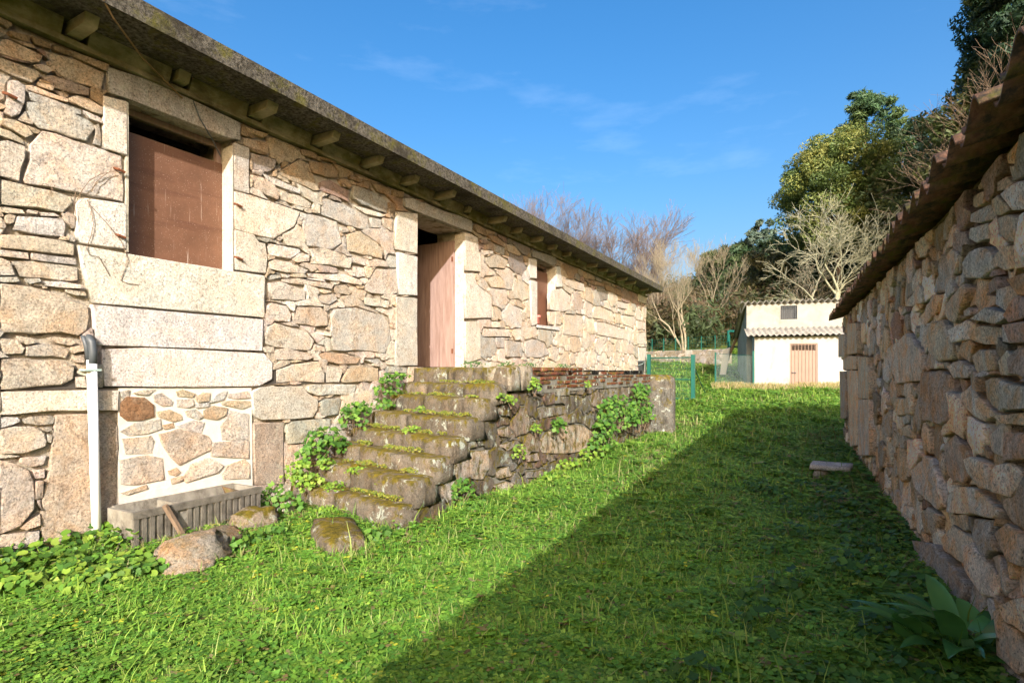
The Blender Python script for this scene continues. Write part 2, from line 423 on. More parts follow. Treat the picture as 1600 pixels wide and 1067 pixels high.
class Wall:
    """collects stones laid in a wall plane; the largest ones on screen become objects, the rest one small-stone part"""
    def __init__(s, s0, s1, z0, z1, res, place):
        s.s0, s.z0, s.res, s.place = s0, z0, res, place
        s.ns, s.nz = int((s1 - s0) / res), int((z1 - z0) / res)
        s.occ = np.zeros((s.nz, s.ns), bool); s.items = []
        s.S = s0 + (np.arange(s.ns) + .5) * res; s.Zc = z0 + (np.arange(s.nz) + .5) * res
    def mask(s, poly):
        poly = np.asarray(poly, float); m = np.zeros((s.nz, s.ns), bool)
        a0 = max(0, int((poly[:, 0].min() - s.s0) / s.res) - 1); a1 = min(s.ns, int((poly[:, 0].max() - s.s0) / s.res) + 2)
        b0 = max(0, int((poly[:, 1].min() - s.z0) / s.res) - 1); b1 = min(s.nz, int((poly[:, 1].max() - s.z0) / s.res) + 2)
        if a1 <= a0 or b1 <= b0: return m
        xx, yy = np.meshgrid(s.S[a0:a1], s.Zc[b0:b1]); ins = np.zeros(xx.shape, bool)
        q = np.roll(poly, -1, 0)
        for (x1, y1), (x2, y2) in zip(poly, q):
            if y1 == y2: continue
            ins ^= ((y1 > yy) != (y2 > yy)) & (xx < (x2 - x1) * (yy - y1) / (y2 - y1) + x1)
        m[b0:b1, a0:a1] = ins; return m
    def block(s, poly): s.occ |= s.mask(poly)
    def add(s, poly, style, col, d0=0.0):
        s.items.append((np.asarray(poly, float), style, col, d0)); s.block(poly)
    def fill(s, radii, asp, colf, style='rubble', tries=2500, d0r=(-.012, .012), region=None, gap=.010):
        free = ~s.occ
        if region is not None: free &= region
        e = free.copy(); DT = np.zeros(free.shape, np.int16)
        for it in range(22):
            DT += e
            e2 = e.copy(); e2[1:] &= e[:-1]; e2[:-1] &= e[1:]; e2[:, 1:] &= e[:, :-1]; e2[:, :-1] &= e[:, 1:]
            e = e2
            if not e.any(): break
        seeds = np.zeros((0, 3))
        fz, fs = np.nonzero(free)
        for r in radii:
            need = max(1, int(r * .5 / s.res))
            ok = DT[fz, fs] >= min(need, 20)
            cz, cs = fz[ok], fs[ok]
            if not len(cz): continue
            pick = NR.integers(0, len(cz), tries)
            for i in pick:
                x, z = s.S[cs[i]], s.Zc[cz[i]]
                if len(seeds):
                    d = np.hypot((seeds[:, 0] - x) / asp, seeds[:, 1] - z)
                    if (d < (seeds[:, 2] + r) * .84).any(): continue
                seeds = np.vstack([seeds, [x, z, r]])
        lab = np.full(free.shape, -1, np.int32); best = np.full(free.shape, 1e9)
        for k, (x, z, r) in enumerate(seeds):
            a0 = max(0, int((x - 3 * r * asp - s.s0) / s.res)); a1 = min(s.ns, int((x + 3 * r * asp - s.s0) / s.res) + 1)
            b0 = max(0, int((z - 3 * r - s.z0) / s.res)); b1 = min(s.nz, int((z + 3 * r - s.z0) / s.res) + 1)
            xx, zz = np.meshgrid(s.S[a0:a1], s.Zc[b0:b1])
            ax_, az_ = np.abs(xx - x) / asp, np.abs(zz - z)
            d = (ax_ ** 3.2 + az_ ** 3.2) ** (1 / 3.2) / r
            w = (d < best[b0:b1, a0:a1]) & free[b0:b1, a0:a1] & (d < 2.3)
            best[b0:b1, a0:a1][w] = d[w]; lab[b0:b1, a0:a1][w] = k
        for k, (x, z, r) in enumerate(seeds):
            pts = []
            nray = 36 if r > .06 else 20
            for a in range(nray):
                t = 2 * math.pi * (a + .3) / nray; dx, dz = math.cos(t), math.sin(t); q = 0
                while q < 3 * r * asp:
                    i, j = int((z + dz * q - s.z0) / s.res), int((x + dx * q - s.s0) / s.res)
                    if not (0 <= i < s.nz and 0 <= j < s.ns) or lab[i, j] != k: break
                    q += s.res * .5
                q = max(q - gap * R.uniform(.3, 1.0), .008); pts.append((x + dx * q, z + dz * q))
            pts = simplify(np.array(pts), .016 if r > .08 else .009)
            if len(pts) < 3: continue
            w_, h_ = np.ptp(pts[:, 0]), np.ptp(pts[:, 1])
            if min(w_, h_) < .022: continue
            s.items.append((pts, style, colf(x, z, r), R.uniform(*d0r)))
        for it in s.items[-len(seeds):]: pass
        return s
    def build(s, parent, mats, limit, name='stone', small='small_stones', wfun=None):
        cp = Vector((0, 0, CAMZ)); scored = []
        for i, (poly, style, col, d0) in enumerate(s.items):
            c = poly.mean(0); w = Vector(s.place(c[0], c[1], 0))
            sz = np.ptp(poly[:, 0]) * np.ptp(poly[:, 1]); d = (w - cp).length
            vis = (w - cp).dot(Vector((-sa, ca, 0))) > .3
            scored.append((sz / d ** 3 * (1 if vis else .01), i))
        scored.sort(reverse=True); top = set(i for _, i in scored[:limit])
        sm = {}
        for i, (poly, style, col, d0) in enumerate(s.items):
            V, Fs = stone_geo(poly, style, d0, i)
            Wv = [s.place(a, b, c) for a, b, c in V]
            mt = mats[style]
            if i in top: mesh_obj(name, Wv, Fs, mt, parent, col, True, np.mean(Wv, 0))
            else: sm.setdefault(mt.name, (mt, MB()))[1].add(Wv, Fs, tuple(col))
        for mt, mb in sm.values():
            mb.build(small, mt, parent, True, True, 'stuff')

HX = -5.17
def house_place(s_, z_, d): return (HX + d, s_, z_)
def tr(ox, oy, k, pts, X=HX): return [on_x(ox + x / k, oy + y / k, X) for x, y in pts]

# openings measured on the wall plane
WIN = (on_x(199, 400, HX)[0], on_x(364, 400, HX)[0], 2.50, 3.84)
DOOR = (on_x(652, 500, HX)[0], on_x(725, 500, HX)[0], 1.56, 3.84)
WN2 = (on_x(839, 500, HX)[0], on_x(868, 500, HX)[0], 2.49, 3.87)
Y0, Y1 = -3.0, on_x(1010, 500, HX)[0]
WTOP = 4.06
TERR_Z = 1.53

house = thing('stone_house', 'long low granite rubble house with concrete eaves above mossy stairs', 'house', (HX - 3, (Y0 + Y1) / 2, 0))
# masonry core with real openings
core = MB()
xs0, xs1 = HX - .55, HX - .034
ops = [WIN, DOOR, WN2]
yb = [Y0] + [v for o_ in ops for v in o_[:2]] + [Y1]
for k in range(0, len(yb), 2): core.box(xs0, xs1, yb[k], yb[k + 1], -.3, WTOP)
for (a, b, z0, z1) in ops:
    core.box(xs0, xs1, a, b, -.3, z0 - .002); core.box(xs0, xs1, a, b, z1 + .002, WTOP)
wall = core.build('wall', M_MORTAR, house)
sh = MB(); sh.box(HX - 6.2, HX - 5.7, Y0, Y1, -.3, WTOP); sh.box(HX - 5.7, HX - .552, Y0, Y0 + .5, -.3, WTOP)
sh.box(HX - 5.7, HX - .552, Y1 - .5, Y1, -.3, WTOP)
sh.build('outer_wall', M_MORTAR, house)
fl = MB(); fl.box(HX - 5.69, HX - .02, Y0 + .51, Y1 - .52, 1.36, 1.545); fl.build('floor', M_DARK, house)
fl = MB(); fl.box(HX - 5.6, HX - 2.2, DOOR[1] + .6, DOOR[1] + .72, 1.546, 4.05); fl.box(HX - 2.3, HX - 2.2, Y0 + .52, DOOR[1] + .59, 1.546, 4.05)
fl.build('partition', M_DARK, house)

HW = Wall(.6, Y1, -.12, WTOP, .014, house_place)
for (a, b, z0, z1) in ops: HW.block([(a - .01, z0), (b + .01, z0), (b + .01, z1), (a - .01, z1)])
A1, A2, A3, A4, A5 = (0, 40, 5), (0, 200, 5), (0, 360, 5), (0, 520, 5), (0, 680, 5)
DP, D1, A7, A8, FU = (170, 590, 5), (380, 500, 5), (340, 180, 5), (340, 340, 5), (0, 0, 1)
C2, C3, C4 = (600, 300, 6.154), (640, 430, 6.154), (800, 380, 6.154)
L0 = (0, 0, 2.371)
TR = [  # brown codes high on the wall hold eave shade as well as staining
 (A1, 'o', [(0,100),(70,110),(200,170),(330,240),(310,290),(250,295),(100,250),(0,215)]),
 (A1, 'b', [(60,50),(230,85),(240,140),(100,95)]), (A1, 'b', [(245,85),(390,140),(400,185),(270,150)]), (A1, 'b', [(410,150),(560,210),(560,240),(420,195)]),
 (A1, 'oc', [(350,200),(580,260),(815,370),(800,510),(700,480),(540,430),(370,300)]),
 (A1, 'co', [(0,245),(130,290),(310,360),(310,400),(250,450),(120,400),(0,340)]), (A1, 'p', [(265,310),(330,305),(415,350),(370,375),(300,345)]),
 (A1, 'rp', [(320,400),(400,390),(560,440),(690,490),(700,550),(560,530),(430,490)]), (A1, 'o', [(205,465),(260,465),(400,530),(525,580),(520,605),(380,560),(230,500)]),
 (A1, 'po', [(530,570),(600,545),(700,575),(800,640),(800,700),(720,680),(600,620)]), (A1, 'pw', [(70,430),(130,430),(195,480),(195,600),(150,700),(90,715),(30,680),(60,560)]),
 (A1, 'w', [(210,600),(330,590),(560,680),(700,740),(740,800),(690,910),(560,870),(430,830),(300,800),(210,700)]), (A1, 'w', [(220,520),(350,560),(640,660),(640,695),(540,685),(420,645),(240,585)]),
 (A1, 'c', [(650,655),(780,720),(800,770),(700,730)]), (A1, 'c', [(745,780),(770,770),(800,870),(790,940),(735,920),(750,840)]),
 (A1, 'y', [(0,720),(120,740),(210,780),(260,850),(200,880),(80,810),(0,770)]), (A1, 'o', [(220,780),(320,820),(310,845),(265,840)]), (A1, 'y', [(0,800),(90,830),(190,890),(200,930),(120,900),(0,860)]),
 (A2, 'c', [(0,100),(60,95),(190,150),(195,230),(160,330),(150,425),(60,390),(0,380)]), (A2, 'cw', [(240,130),(330,20),(450,45),(700,130),(960,215),(970,580),(800,545),(500,490),(200,430),(185,400),(225,250)]),
 (A2, 'cw', [(0,400),(150,430),(420,490),(560,540),(580,580),(500,665),(300,630),(0,600)]), (A2, 'c', [(0,610),(180,640),(200,670),(40,665),(0,650)]),
 (A2, 'c', [(215,640),(300,650),(290,675),(225,670)]), (A2, 'c', [(305,655),(430,665),(460,690),(320,685)]), (A2, 'c', [(35,690),(70,670),(125,685),(110,740),(70,755),(40,740)]),
 (A2, 'c', [(0,690),(30,720),(45,770),(30,790),(0,780)]), (A2, 'w', [(130,690),(300,695),(500,705),(525,760),(510,850),(400,850),(250,830),(100,790)]), (A2, 'c', [(530,830),(580,850),(585,890),(540,890)]),
 (A3, 'yc', [(0,35),(250,45),(500,85),(580,110),(575,195),(400,180),(0,135)]), (A3, 'w', [(0,155),(220,175),(230,225),(60,210),(0,200)]), (A3, 'w', [(245,178),(420,198),(600,218),(610,270),(450,255),(245,228)]),
 (A3, 'w', [(0,215),(70,240),(100,300),(110,350),(0,350)]), (A3, 'yc', [(90,240),(300,238),(480,268),(610,288),(620,390),(580,400),(350,380),(160,360),(120,290)]), (A3, 'w', [(0,365),(130,365),(150,400),(40,410),(0,400)]),
 (A3, 'w', [(195,375),(300,375),(320,400),(230,420)]), (A3, 'w', [(330,395),(480,398),(640,428),(640,455),(500,455),(350,430)]), (A3, 'c', [(510,462),(660,480),(675,510),(600,510),(520,485)]),
 (A3, 'y', [(0,415),(200,425),(400,475),(560,535),(690,590),(690,780),(620,825),(480,800),(250,810),(0,800)]),
 (A4, 'c', [(0,40),(130,50),(195,120),(180,165),(0,170)]), (A4, 'c', [(130,25),(240,40),(300,75),(200,95)]), (A4, 'c', [(370,40),(430,28),(560,50),(595,80),(560,100),(450,80)]),
 (A4, 'c', [(210,110),(350,78),(500,108),(550,140),(530,200),(400,188),(200,180)]), (A4, 'c', [(560,110),(650,95),(660,140),(570,160)]), (A4, 'c', [(570,190),(665,165),(665,235),(590,230)]), (A4, 'o', [(600,245),(665,255),(670,300),(620,290)]),
 (A4, 'pc', [(0,198),(300,200),(500,218),(580,270),(580,360),(500,410),(300,425),(0,445)]), (A4, 'c', [(590,345),(670,340),(675,430),(600,425)]),
 (A4, 'w', [(0,655),(140,660),(160,690),(100,720),(0,745)]), (A4, 'pg', [(180,680),(240,655),(400,645),(435,670),(420,710),(300,725),(190,705)]), (A4, 'pc', [(0,755),(120,730),(280,730),(350,780),(370,850),(360,890),(200,940),(0,950)]),
 (A4, 'c', [(320,740),(400,735),(410,760),(360,775)]), (A4, 'c', [(370,790),(410,800),(400,860),(375,850)]),
 (FU, 'po', [(88,647),(104,646),(185,645),(187,700),(184,770),(177,852),(68,854),(63,800),(76,730),(83,690)]),
 (A5, 'pc', [(0,195),(130,228),(230,262),(265,360),(280,590),(150,715),(0,765)]), (A5, 'wp', [(170,178),(370,158),(340,230),(240,250),(160,215)]), (A5, 'p', [(260,275),(340,260),(350,330),(280,340)]), (A5, 'p', [(280,360),(330,350),(335,490),(280,500)]),
 (A5, 'p', [(150,725),(310,610),(310,700),(200,738)]), (A5, 'pw', [(0,780),(130,762),(310,742),(300,820),(200,880),(0,900)]),
 (D1, 'n', [(340,820),(370,792),(500,778),(690,768),(690,830),(500,880),(460,960),(340,970)]), (D1, 'n', [(600,640),(640,615),(770,612),(740,740),(610,750)]), (D1, 'nw', [(500,520),(560,503),(890,503),(880,560),(800,585),(700,585),(560,590),(500,560)]),
 (D1, 'wc', [(270,390),(400,342),(590,322),(640,420),(640,488),(270,488)]), (D1, 'o', [(770,470),(820,380),(900,362),(1060,375),(1060,480),(780,488)]), (D1, 'pw', [(655,355),(760,372),(780,400),(750,488),(655,488)]),
 (D1, 'bo', [(590,270),(650,252),(800,262),(920,300),(900,340),(750,350),(650,320)]), (D1, 'c', [(245,238),(340,218),(500,258),(550,290),(500,312),(350,312),(250,310)]), (D1, 'yw', [(175,180),(190,60),(250,22),(400,62),(500,92),(555,160),(530,240),(400,232),(250,212)]),
 (FU, 'cg', [(515,484),(556,481),(608,496),(611,530),(602,552),(570,548),(528,549),(518,547)]), (D1, 'n', [(1110,385),(1130,358),(1280,372),(1280,410),(1120,412)]), (D1, 'w', [(940,310),(1060,302),(1110,330),(1050,345)]),
 (D1, 'c', [(560,92),(680,92),(680,130),(560,112)]), (D1, 'c', [(560,190),(640,210),(640,250),(550,240)]), (D1, 'c', [(150,212),(235,207),(235,255),(160,250)]),
 (A8, 'w', [(390,200),(640,247),(650,270),(570,330),(400,290)]), (A8, 'c', [(580,325),(640,275),(710,292),(710,340),(620,350)]), (FU, 'gw', [(468,331),(500,338),(528,346),(535,380),(520,390),(480,384),(475,368)]),
 (A8, 'co', [(1010,130),(1110,105),(1250,200),(1295,260),(1290,325),(1180,300),(1015,260)]), (A8, 'wc', [(715,242),(830,238),(990,292),(1050,340),(1040,400),(900,380),(720,360),(740,300)]), (A8, 'c', [(400,345),(450,328),(560,348),(710,410),(680,440),(520,430),(400,400)]),
 (A8, 'c', [(1000,310),(1160,322),(1160,378),(1050,350)]), (A8, 'c', [(1060,382),(1150,392),(1160,460),(1090,470)]), (A8, 'pc', [(1180,340),(1240,322),(1320,342),(1330,385),(1190,380)]), (A8, 'w', [(390,452),(490,447),(500,470),(400,488)]),
 (A8, 'c', [(500,482),(620,472),(900,522),(890,558),(700,530),(520,505)]), (A8, 'c', [(700,432),(850,442),(1000,442),(1130,500),(1120,530),(950,500),(730,468)]), (A8, 'pc', [(400,512),(500,502),(690,572),(690,640),(600,652),(420,638),(395,560)]),
 (A8, 'go', [(910,535),(1000,522),(1050,580),(1030,610),(920,590)]), (A8, 'wg', [(780,612),(920,595),(940,640),(880,685),(800,660)]), (A8, 'pw', [(385,690),(420,662),(540,692),(580,760),(570,815),(450,810),(378,770)]),
 (A8, 'po', [(588,740),(630,698),(800,702),(850,740),(860,845),(760,855),(592,820)]), (A8, 'pw', [(1140,560),(1230,405),(1400,400),(1415,590),(1360,608),(1200,590)]), (A8, 'w', [(1150,622),(1340,652),(1330,708),(1150,680)]),
 (A7, 'o', [(200,172),(400,217),(405,303),(210,237)]), (A7, 'o', [(215,92),(390,152),(350,180),(230,132)]), (A7, 'pd', [(262,292),(460,352),(455,420),(390,445),(272,420)]), (A7, 'oc', [(257,462),(350,482),(440,542),(480,620),(470,668),(380,630),(280,560)]),
 (A7, 'w', [(345,450),(450,492),(650,582),(650,615),(560,588),(440,538)]), (A7, 'c', [(500,592),(650,632),(740,682),(730,728),(620,708),(490,658)]), (A7, 'ob', [(460,455),(660,335),(710,400),(790,590),(740,590),(560,510)]), (A7, 'b', [(722,362),(880,382),(940,440),(940,490),(850,488),(745,450)]),
 (A7, 'b', [(650,265),(770,290),(770,345),(650,310)]), (A7, 'b', [(790,320),(900,350),(920,380),(800,345)]), (A7, 'r', [(800,522),(880,502),(1030,592),(1030,680),(950,648),(800,590)]), (A7, 'b', [(942,500),(1000,492),(1042,550),(1030,580)]),
 (A7, 'dg', [(1052,550),(1200,592),(1320,662),(1325,770),(1250,748),(1120,698),(1047,640)]), (A7, 'w', [(1050,695),(1150,722),(1310,782),(1280,797),(1160,772)]), (A7, 'gw', [(820,642),(1010,702),(1180,792),(1185,900),(1100,888),(960,838),(812,775)]),
 (A7, 'w', [(750,682),(800,702),(800,770),(747,760)]), (A7, 'wg', [(1200,802),(1280,812),(1280,880),(1200,880)]), (A7, 'oc', [(1287,802),(1360,812),(1360,910),(1292,870)]), (A7, 'c', [(960,872),(1020,882),(1030,910),(970,920)]),
 (A7, 'b', [(1192,522),(1350,572),(1360,630),(1250,600)]), (A7, 'b', [(1132,512),(1185,522),(1180,580),(1132,560)]), (A7, 'b', [(1030,472),(1120,502),(1110,530),(1030,500)]), (A7, 'b', [(1370,582),(1450,602),(1445,650),(1370,630)]), (A7, 'b', [(1342,682),(1390,692),(1385,810),(1347,780)]),
 (C4, 'oc', [(510,342),(600,352),(690,392),(690,470),(600,448),(510,400)]), (C4, 'oc', [(693,422),(760,424),(790,510),(780,590),(700,548)]), (C4, 'c', [(772,602),(880,622),(980,662),(985,760),(880,738),(772,718)]), (C4, 'c', [(490,682),(690,694),(690,908),(490,878)]),
 (C4, 'c', [(792,752),(900,764),(1100,832),(1120,930),(1000,918),(802,878)]), (C4, 'c', [(1052,692),(1180,704),(1180,820),(1060,780)]), (C4, 'c', [(1192,742),(1280,762),(1280,830),(1192,830)]), (C4, 'w', [(1195,862),(1288,854),(1288,980),(1200,970)]),
 (C4, 'oc', [(990,672),(1048,682),(1048,780),(990,770)]), (C4, 'c', [(1000,552),(1110,582),(1110,640),(1010,620)]), (C4, 'b', [(690,352),(780,352),(880,395),(880,420),(780,405)]), (C4, 'b', [(885,384),(1050,452),(1040,510),(900,450)]), (C4, 'c', [(362,444),(480,432),(560,502),(558,640),(480,670),(362,640)]),
 (C4, 'c', [(362,655),(470,652),(480,790),(372,780)]), (C3, 'oc', [(722,22),(860,10),(915,60),(900,130),(780,120)]), (C3, 'o', [(1010,235),(1060,240),(1120,300),(1110,330),(1030,300)]),
 (C3, 'g', [(920,620),(1080,640),(1090,790),(920,790)]), (C3, 'cg', [(1100,640),(1200,610),(1300,650),(1350,760),(1250,800),(1110,790)]), (C3, 'c', [(700,510),(950,520),(960,590),(700,590)]),
 (C2, 'b', [(850,330),(880,305),(970,350),(985,430),(880,390)]), (C2, 'b', [(985,415),(1060,415),(1145,480),(1140,525),(1040,480)]), (C2, 'o', [(1170,500),(1260,520),(1320,600),(1300,625),(1180,570)]), (C2, 'g', [(1060,500),(1160,540),(1160,610),(1060,570)]),
 (C2, 'c', [(925,555),(1040,570),(1045,590),(960,610)]), (C2, 'oc', [(960,640),(1080,600),(1200,660),(1160,740),(1000,730)]), (C2, 'r', [(910,460),(960,455),(1010,485),(960,505),(915,490)]),
]
ASH = [
 (L0, 'dg', [(395,250),(560,302),(720,377),(888,458),(886,520),(840,513),(460,364),(400,345)], .02),
 (FU, 'wc', [(161,150),(197,159),(197.5,244),(161,231)], .012), (A2, 'w', [(600,592),(650,548),(985,592),(985,950),(620,893),(592,800)], .01),
 (FU, 'wg', [(121,383),(195,396),(352,422),(413,431),(412,496),(300,487),(143,473)], .015), (FU, 'W', [(143.5,476),(300,490),(410,499),(409,548),(280,544),(148,539)], .02), (FU, 'w', [(158,546),(236,543),(320,547),(412,552),(426,567),(425,592),(406,603),(300,605),(162,603)], .008),
 (A4, 'wp', [(0,462),(300,454),(700,446),(925,449),(925,603),(700,608),(400,612),(60,640),(0,638)], .01),
 (D1, 'g', [(65,560),(130,524),(450,514),(500,572),(578,622),(575,700),(540,758),(420,772),(130,780),(75,740)], .02), (FU, 'dr', [(396,661),(442,659),(443,756),(398,757)], .01),
 (FU, 'cd', [(366,223),(389,232),(389,303),(366,296)], .006), (FU, 'c', [(366,299),(390,305),(468,331),(460,354),(426,374),(404,369),(366,358)], .012), (A8, 'cg', [(131,95),(280,132),(320,192),(370,202),(383,330),(373,440),(131,405)], .012),
 (C2, 'nd', [(185,62),(250,62),(580,192),(838,257),(833,388),(700,343),(320,198),(190,145)], .03),
 (FU, 'gc', [(620,331),(651.5,334),(651.5,397),(616,389)], .012), (FU, 'w', [(621,394),(651.5,401),(651.5,462),(622,460)], .012), (FU, 'gn', [(619,464),(651.5,466),(651.5,571),(617,572)], .012),
 (FU, 'gc', [(725.3,363),(731,363),(746,371),(749,426),(725.3,424)], .012), (FU, 'wc', [(725.3,426),(738,425),(745,445),(768,463),(768,498),(725.3,499)], .012), (FU, 'gc', [(725.3,501),(746,501),(750,521),(750,562),(725.3,569)], .012),
 (FU, 'w', [(826,403),(838.5,405),(838.5,436),(827,434)], .012), (FU, 'wc', [(828,437),(838.5,439),(838.5,508),(830,510)], .012), (FU, 'W', [(868.5,416),(874,416),(878,449),(868.5,449)], .012),
 (C4, 'd', [(180,62),(420,132),(430,200),(390,218),(240,150),(180,130)], .02), (C4, 'W', [(235,784),(455,806),(450,840),(235,812)], .03),
 (C4, 'c', [(1210,470),(1292,500),(1292,590),(1210,560)], .012), (C4, 'cg', [(1215,1000),(1290,1000),(1290,1250),(1215,1220)], .012),
]
PAN = [
 ('B', [(105,200),(150,160),(270,165),(340,215),(345,300),(250,330),(150,330),(105,290)]), ('w', [(90,110),(160,100),(160,145),(110,160)]), ('c', [(200,120),(260,100),(365,95),(300,135)]), ('wp', [(355,140),(420,125),(500,185),(490,215),(420,220),(370,190)]),
 ('o', [(535,110),(580,95),(670,125),(650,150),(550,145)]), ('wp', [(540,175),(650,170),(660,215),(620,235),(545,225)]), ('o', [(680,160),(740,120),(795,125),(780,180),(700,190)]), ('w', [(680,210),(780,195),(775,225),(690,235)]), ('w', [(800,190),(850,130),(920,110),(900,170)]),
 ('c', [(940,130),(1080,110),(1095,155),(1000,165),(945,155)]), ('oc', [(890,190),(960,180),(1095,185),(1100,220),(1040,240),(900,210)]), ('o', [(750,260),(820,225),(915,240),(910,290),(840,325),(760,310)]), ('oc', [(385,270),(480,255),(560,290),(570,325),(500,340),(400,305)]),
 ('w', [(600,260),(680,250),(740,300),(700,325),(620,300)]), ('c', [(880,380),(950,270),(1085,290),(1090,480),(900,475)]), ('w', [(110,420),(230,350),(390,330),(400,400),(300,440),(170,450)]), ('o', [(430,370),(510,355),(515,390),(440,400)]), ('w', [(550,380),(660,335),(740,350),(720,430),(650,420)]),
 ('wp', [(120,480),(330,460),(355,500),(340,590),(150,590)]), ('oc', [(420,450),(560,410),(760,460),(800,520),(790,560),(560,670),(500,620),(430,510)]), ('wp', [(830,510),(1000,490),(1085,500),(1085,625),(820,605)]), ('wp', [(105,650),(300,610),(415,640),(420,790),(220,830),(115,820)]),
 ('o', [(470,730),(530,705),(560,740),(520,765),(480,755)]), ('oc', [(490,790),(570,770),(575,800),(500,830)]), ('c', [(590,780),(650,680),(780,630),(880,690),(840,740),(620,810)]), ('co', [(900,760),(930,690),(1060,645),(1095,680),(1090,780),(910,790)]), ('oc', [(110,900),(290,840),(300,870),(150,910)]),
]
for (o3, code, pts, d0) in ASH: HW.add(tr(*o3, pts), 'ashlar', pcol(code, .04), d0)
panel = tr(0, 0, 1, [(187, 606), (394, 606), (396, 762), (392, 850), (180, 860), (186, 720)])
pm = MB(); pv = [house_place(a, b, -.012) for a, b in panel]; pw = [house_place(a, b, -.06) for a, b in panel]
n_ = len(pv); pm.add(pv + pw, [tuple(range(n_ - 1, -1, -1))] + [(i, (i + 1) % n_, n_ + (i + 1) % n_, n_ + i) for i in range(n_)])
pm.build('mortar_panel', M_CREAM, house)
def grow(po, f):
    po = np.array(po); c = po.mean(0); return c + (po - c) * f
for code, pts in PAN: HW.items.append((grow(tr(*DP, pts), 1.13), 'flush', pcol(code), R.uniform(-.004, .004)))
HW.block(panel)
for (o3, code, pts) in TR: HW.add(tr(*o3, pts), 'rubble', pcol(code), R.uniform(-.006, .016))
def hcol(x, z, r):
    if z > 3.62: return pcol(R.choice(['b', 'o', 'ob', 'r', 'd', 'ob']))  # browner under the eave: staining, with eave shade put into the colour
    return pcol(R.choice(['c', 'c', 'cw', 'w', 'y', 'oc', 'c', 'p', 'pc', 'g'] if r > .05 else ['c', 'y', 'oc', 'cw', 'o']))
# grow the gaps a little, then pack the remaining wall with rubble
o2 = HW.occ.copy(); o2[1:] |= HW.occ[:-1]; o2[:, 1:] |= HW.occ[:, :-1]; HW.occ = o2
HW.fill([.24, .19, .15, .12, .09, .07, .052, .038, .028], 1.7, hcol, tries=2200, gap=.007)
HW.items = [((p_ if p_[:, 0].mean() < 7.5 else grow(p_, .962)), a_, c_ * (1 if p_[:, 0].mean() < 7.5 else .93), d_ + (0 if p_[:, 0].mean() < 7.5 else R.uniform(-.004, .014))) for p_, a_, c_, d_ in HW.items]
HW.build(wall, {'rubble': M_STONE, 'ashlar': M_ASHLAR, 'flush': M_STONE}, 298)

# ---- eaves: bed course, bracket ends, infill, projecting slab
OV = HX + .56
SB, STOP = 4.225, 4.395
roof = MB(); roof.add(*[[(HX - 6.6, Y0 - .2, SB), (OV, Y0 - .2, SB), (OV, Y1 + .12, SB), (HX - 6.6, Y1 + .12, SB),
                        (HX - 6.6, Y0 - .2, STOP + .25), (OV, Y0 - .2, STOP), (OV, Y1 + .12, STOP), (HX - 6.6, Y1 + .12, STOP + .25)],
                       [(0, 3, 2, 1), (4, 5, 6, 7), (0, 1, 5, 4), (1, 2, 6, 5), (2, 3, 7, 6), (3, 0, 4, 7)]])
roof_o = roof.build('roof_slab', M_SLAB, house)
bed = MB()
ny = 60
for i in range(ny):
    ya, yb_ = Y0 + (Y1 - Y0) * i / ny, Y0 + (Y1 - Y0) * (i + 1) / ny - (.004 if i % 4 == 3 else 0)
    bed.box(HX - .3, HX + .055 + R.uniform(-.004, .004), ya, yb_, WTOP + .001, WTOP + .045)
bed.build('bed_course', M_EAVE, roof_o)
br_y = [on_x(px, 0, HX + .2)[0] for px in (62,)]
y_ = on_x(150, 50, HX + .36)[0] - 3 * .79; ybr = []
while y_ < Y1 - .1:
    ybr.append(y_); y_ += .79 + R.uniform(-.03, .03)
for k, yb2 in enumerate(ybr):
    w = .058 + R.uniform(-.012, .012); pr = R.uniform(.24, .40)
    if k % 6 == 4: pr = .15
    b = MB(); b.hexa([(HX - .1, yb2 - w, WTOP + .06), (HX + pr - .03, yb2 - w, WTOP + .085), (HX + pr - .04, yb2 + w, WTOP + .085), (HX - .1, yb2 + w, WTOP + .06)],
                     [(HX - .1, yb2 - w, SB - .002), (HX + pr, yb2 - w, SB - .002), (HX + pr, yb2 + w, SB - .002), (HX - .1, yb2 + w, SB - .002)])
    b.build('bracket', M_BRACKET, roof_o)
    if k + 1 < len(ybr):
        b = MB(); y2 = ybr[k + 1]
        b.hexa([(HX - .1, yb2 + .09, WTOP + .047), (HX + .05, yb2 + .09, WTOP + .047), (HX + .05, y2 - .09, WTOP + .047), (HX - .1, y2 - .09, WTOP + .047)],
               [(HX - .1, yb2 + .09, SB - .003), (HX + .10, yb2 + .09, SB - .003), (HX + .10, y2 - .09, SB - .003), (HX - .1, y2 - .09, SB - .003)])
        b.build('infill_panel', M_EAVE, roof_o)

# ---- window board, small window board, door leaf
def streak_board():
    m, nt, b, o = new_mat('dripped_board'); P = pos(nt)
    c = mix(nt, (.12, .058, .033), (.18, .088, .052), ramp(nt, noise_n(nt, P, 4, 6, .7), [(.3, 0), (.7, 1)]))
    c = mix(nt, c, (.09, .036, .022), ramp(nt, noise_n(nt, scaled(nt, P, (1, .25, 3)), 3, 5, .6), [(.52, 0), (.7, .8)]))
    d = noise_n(nt, scaled(nt, P, (1, 38, 2.2)), 1.0, 3, .6)
    e = noise_n(nt, P, 2.2, 2, .5)
    f = mth(nt, 'MULTIPLY', ramp(nt, d, [(.64, 0), (.70, .6)]), ramp(nt, e, [(.45, 0), (.6, 1)]))
    c = mix(nt, c, (.55, .45, .38), f)
    sp = noise_n(nt, P, 95, 2, .5); c = mix(nt, c, (.5, .40, .33), ramp(nt, sp, [(.66, 0), (.72, .7)]))
    nt.links.new(c, b.inputs['Base Color']); setc(b, .5, .35); bump(nt, b, noise_n(nt, P, 30, 4), .1, .004); return m
M_DRIP = streak_board()
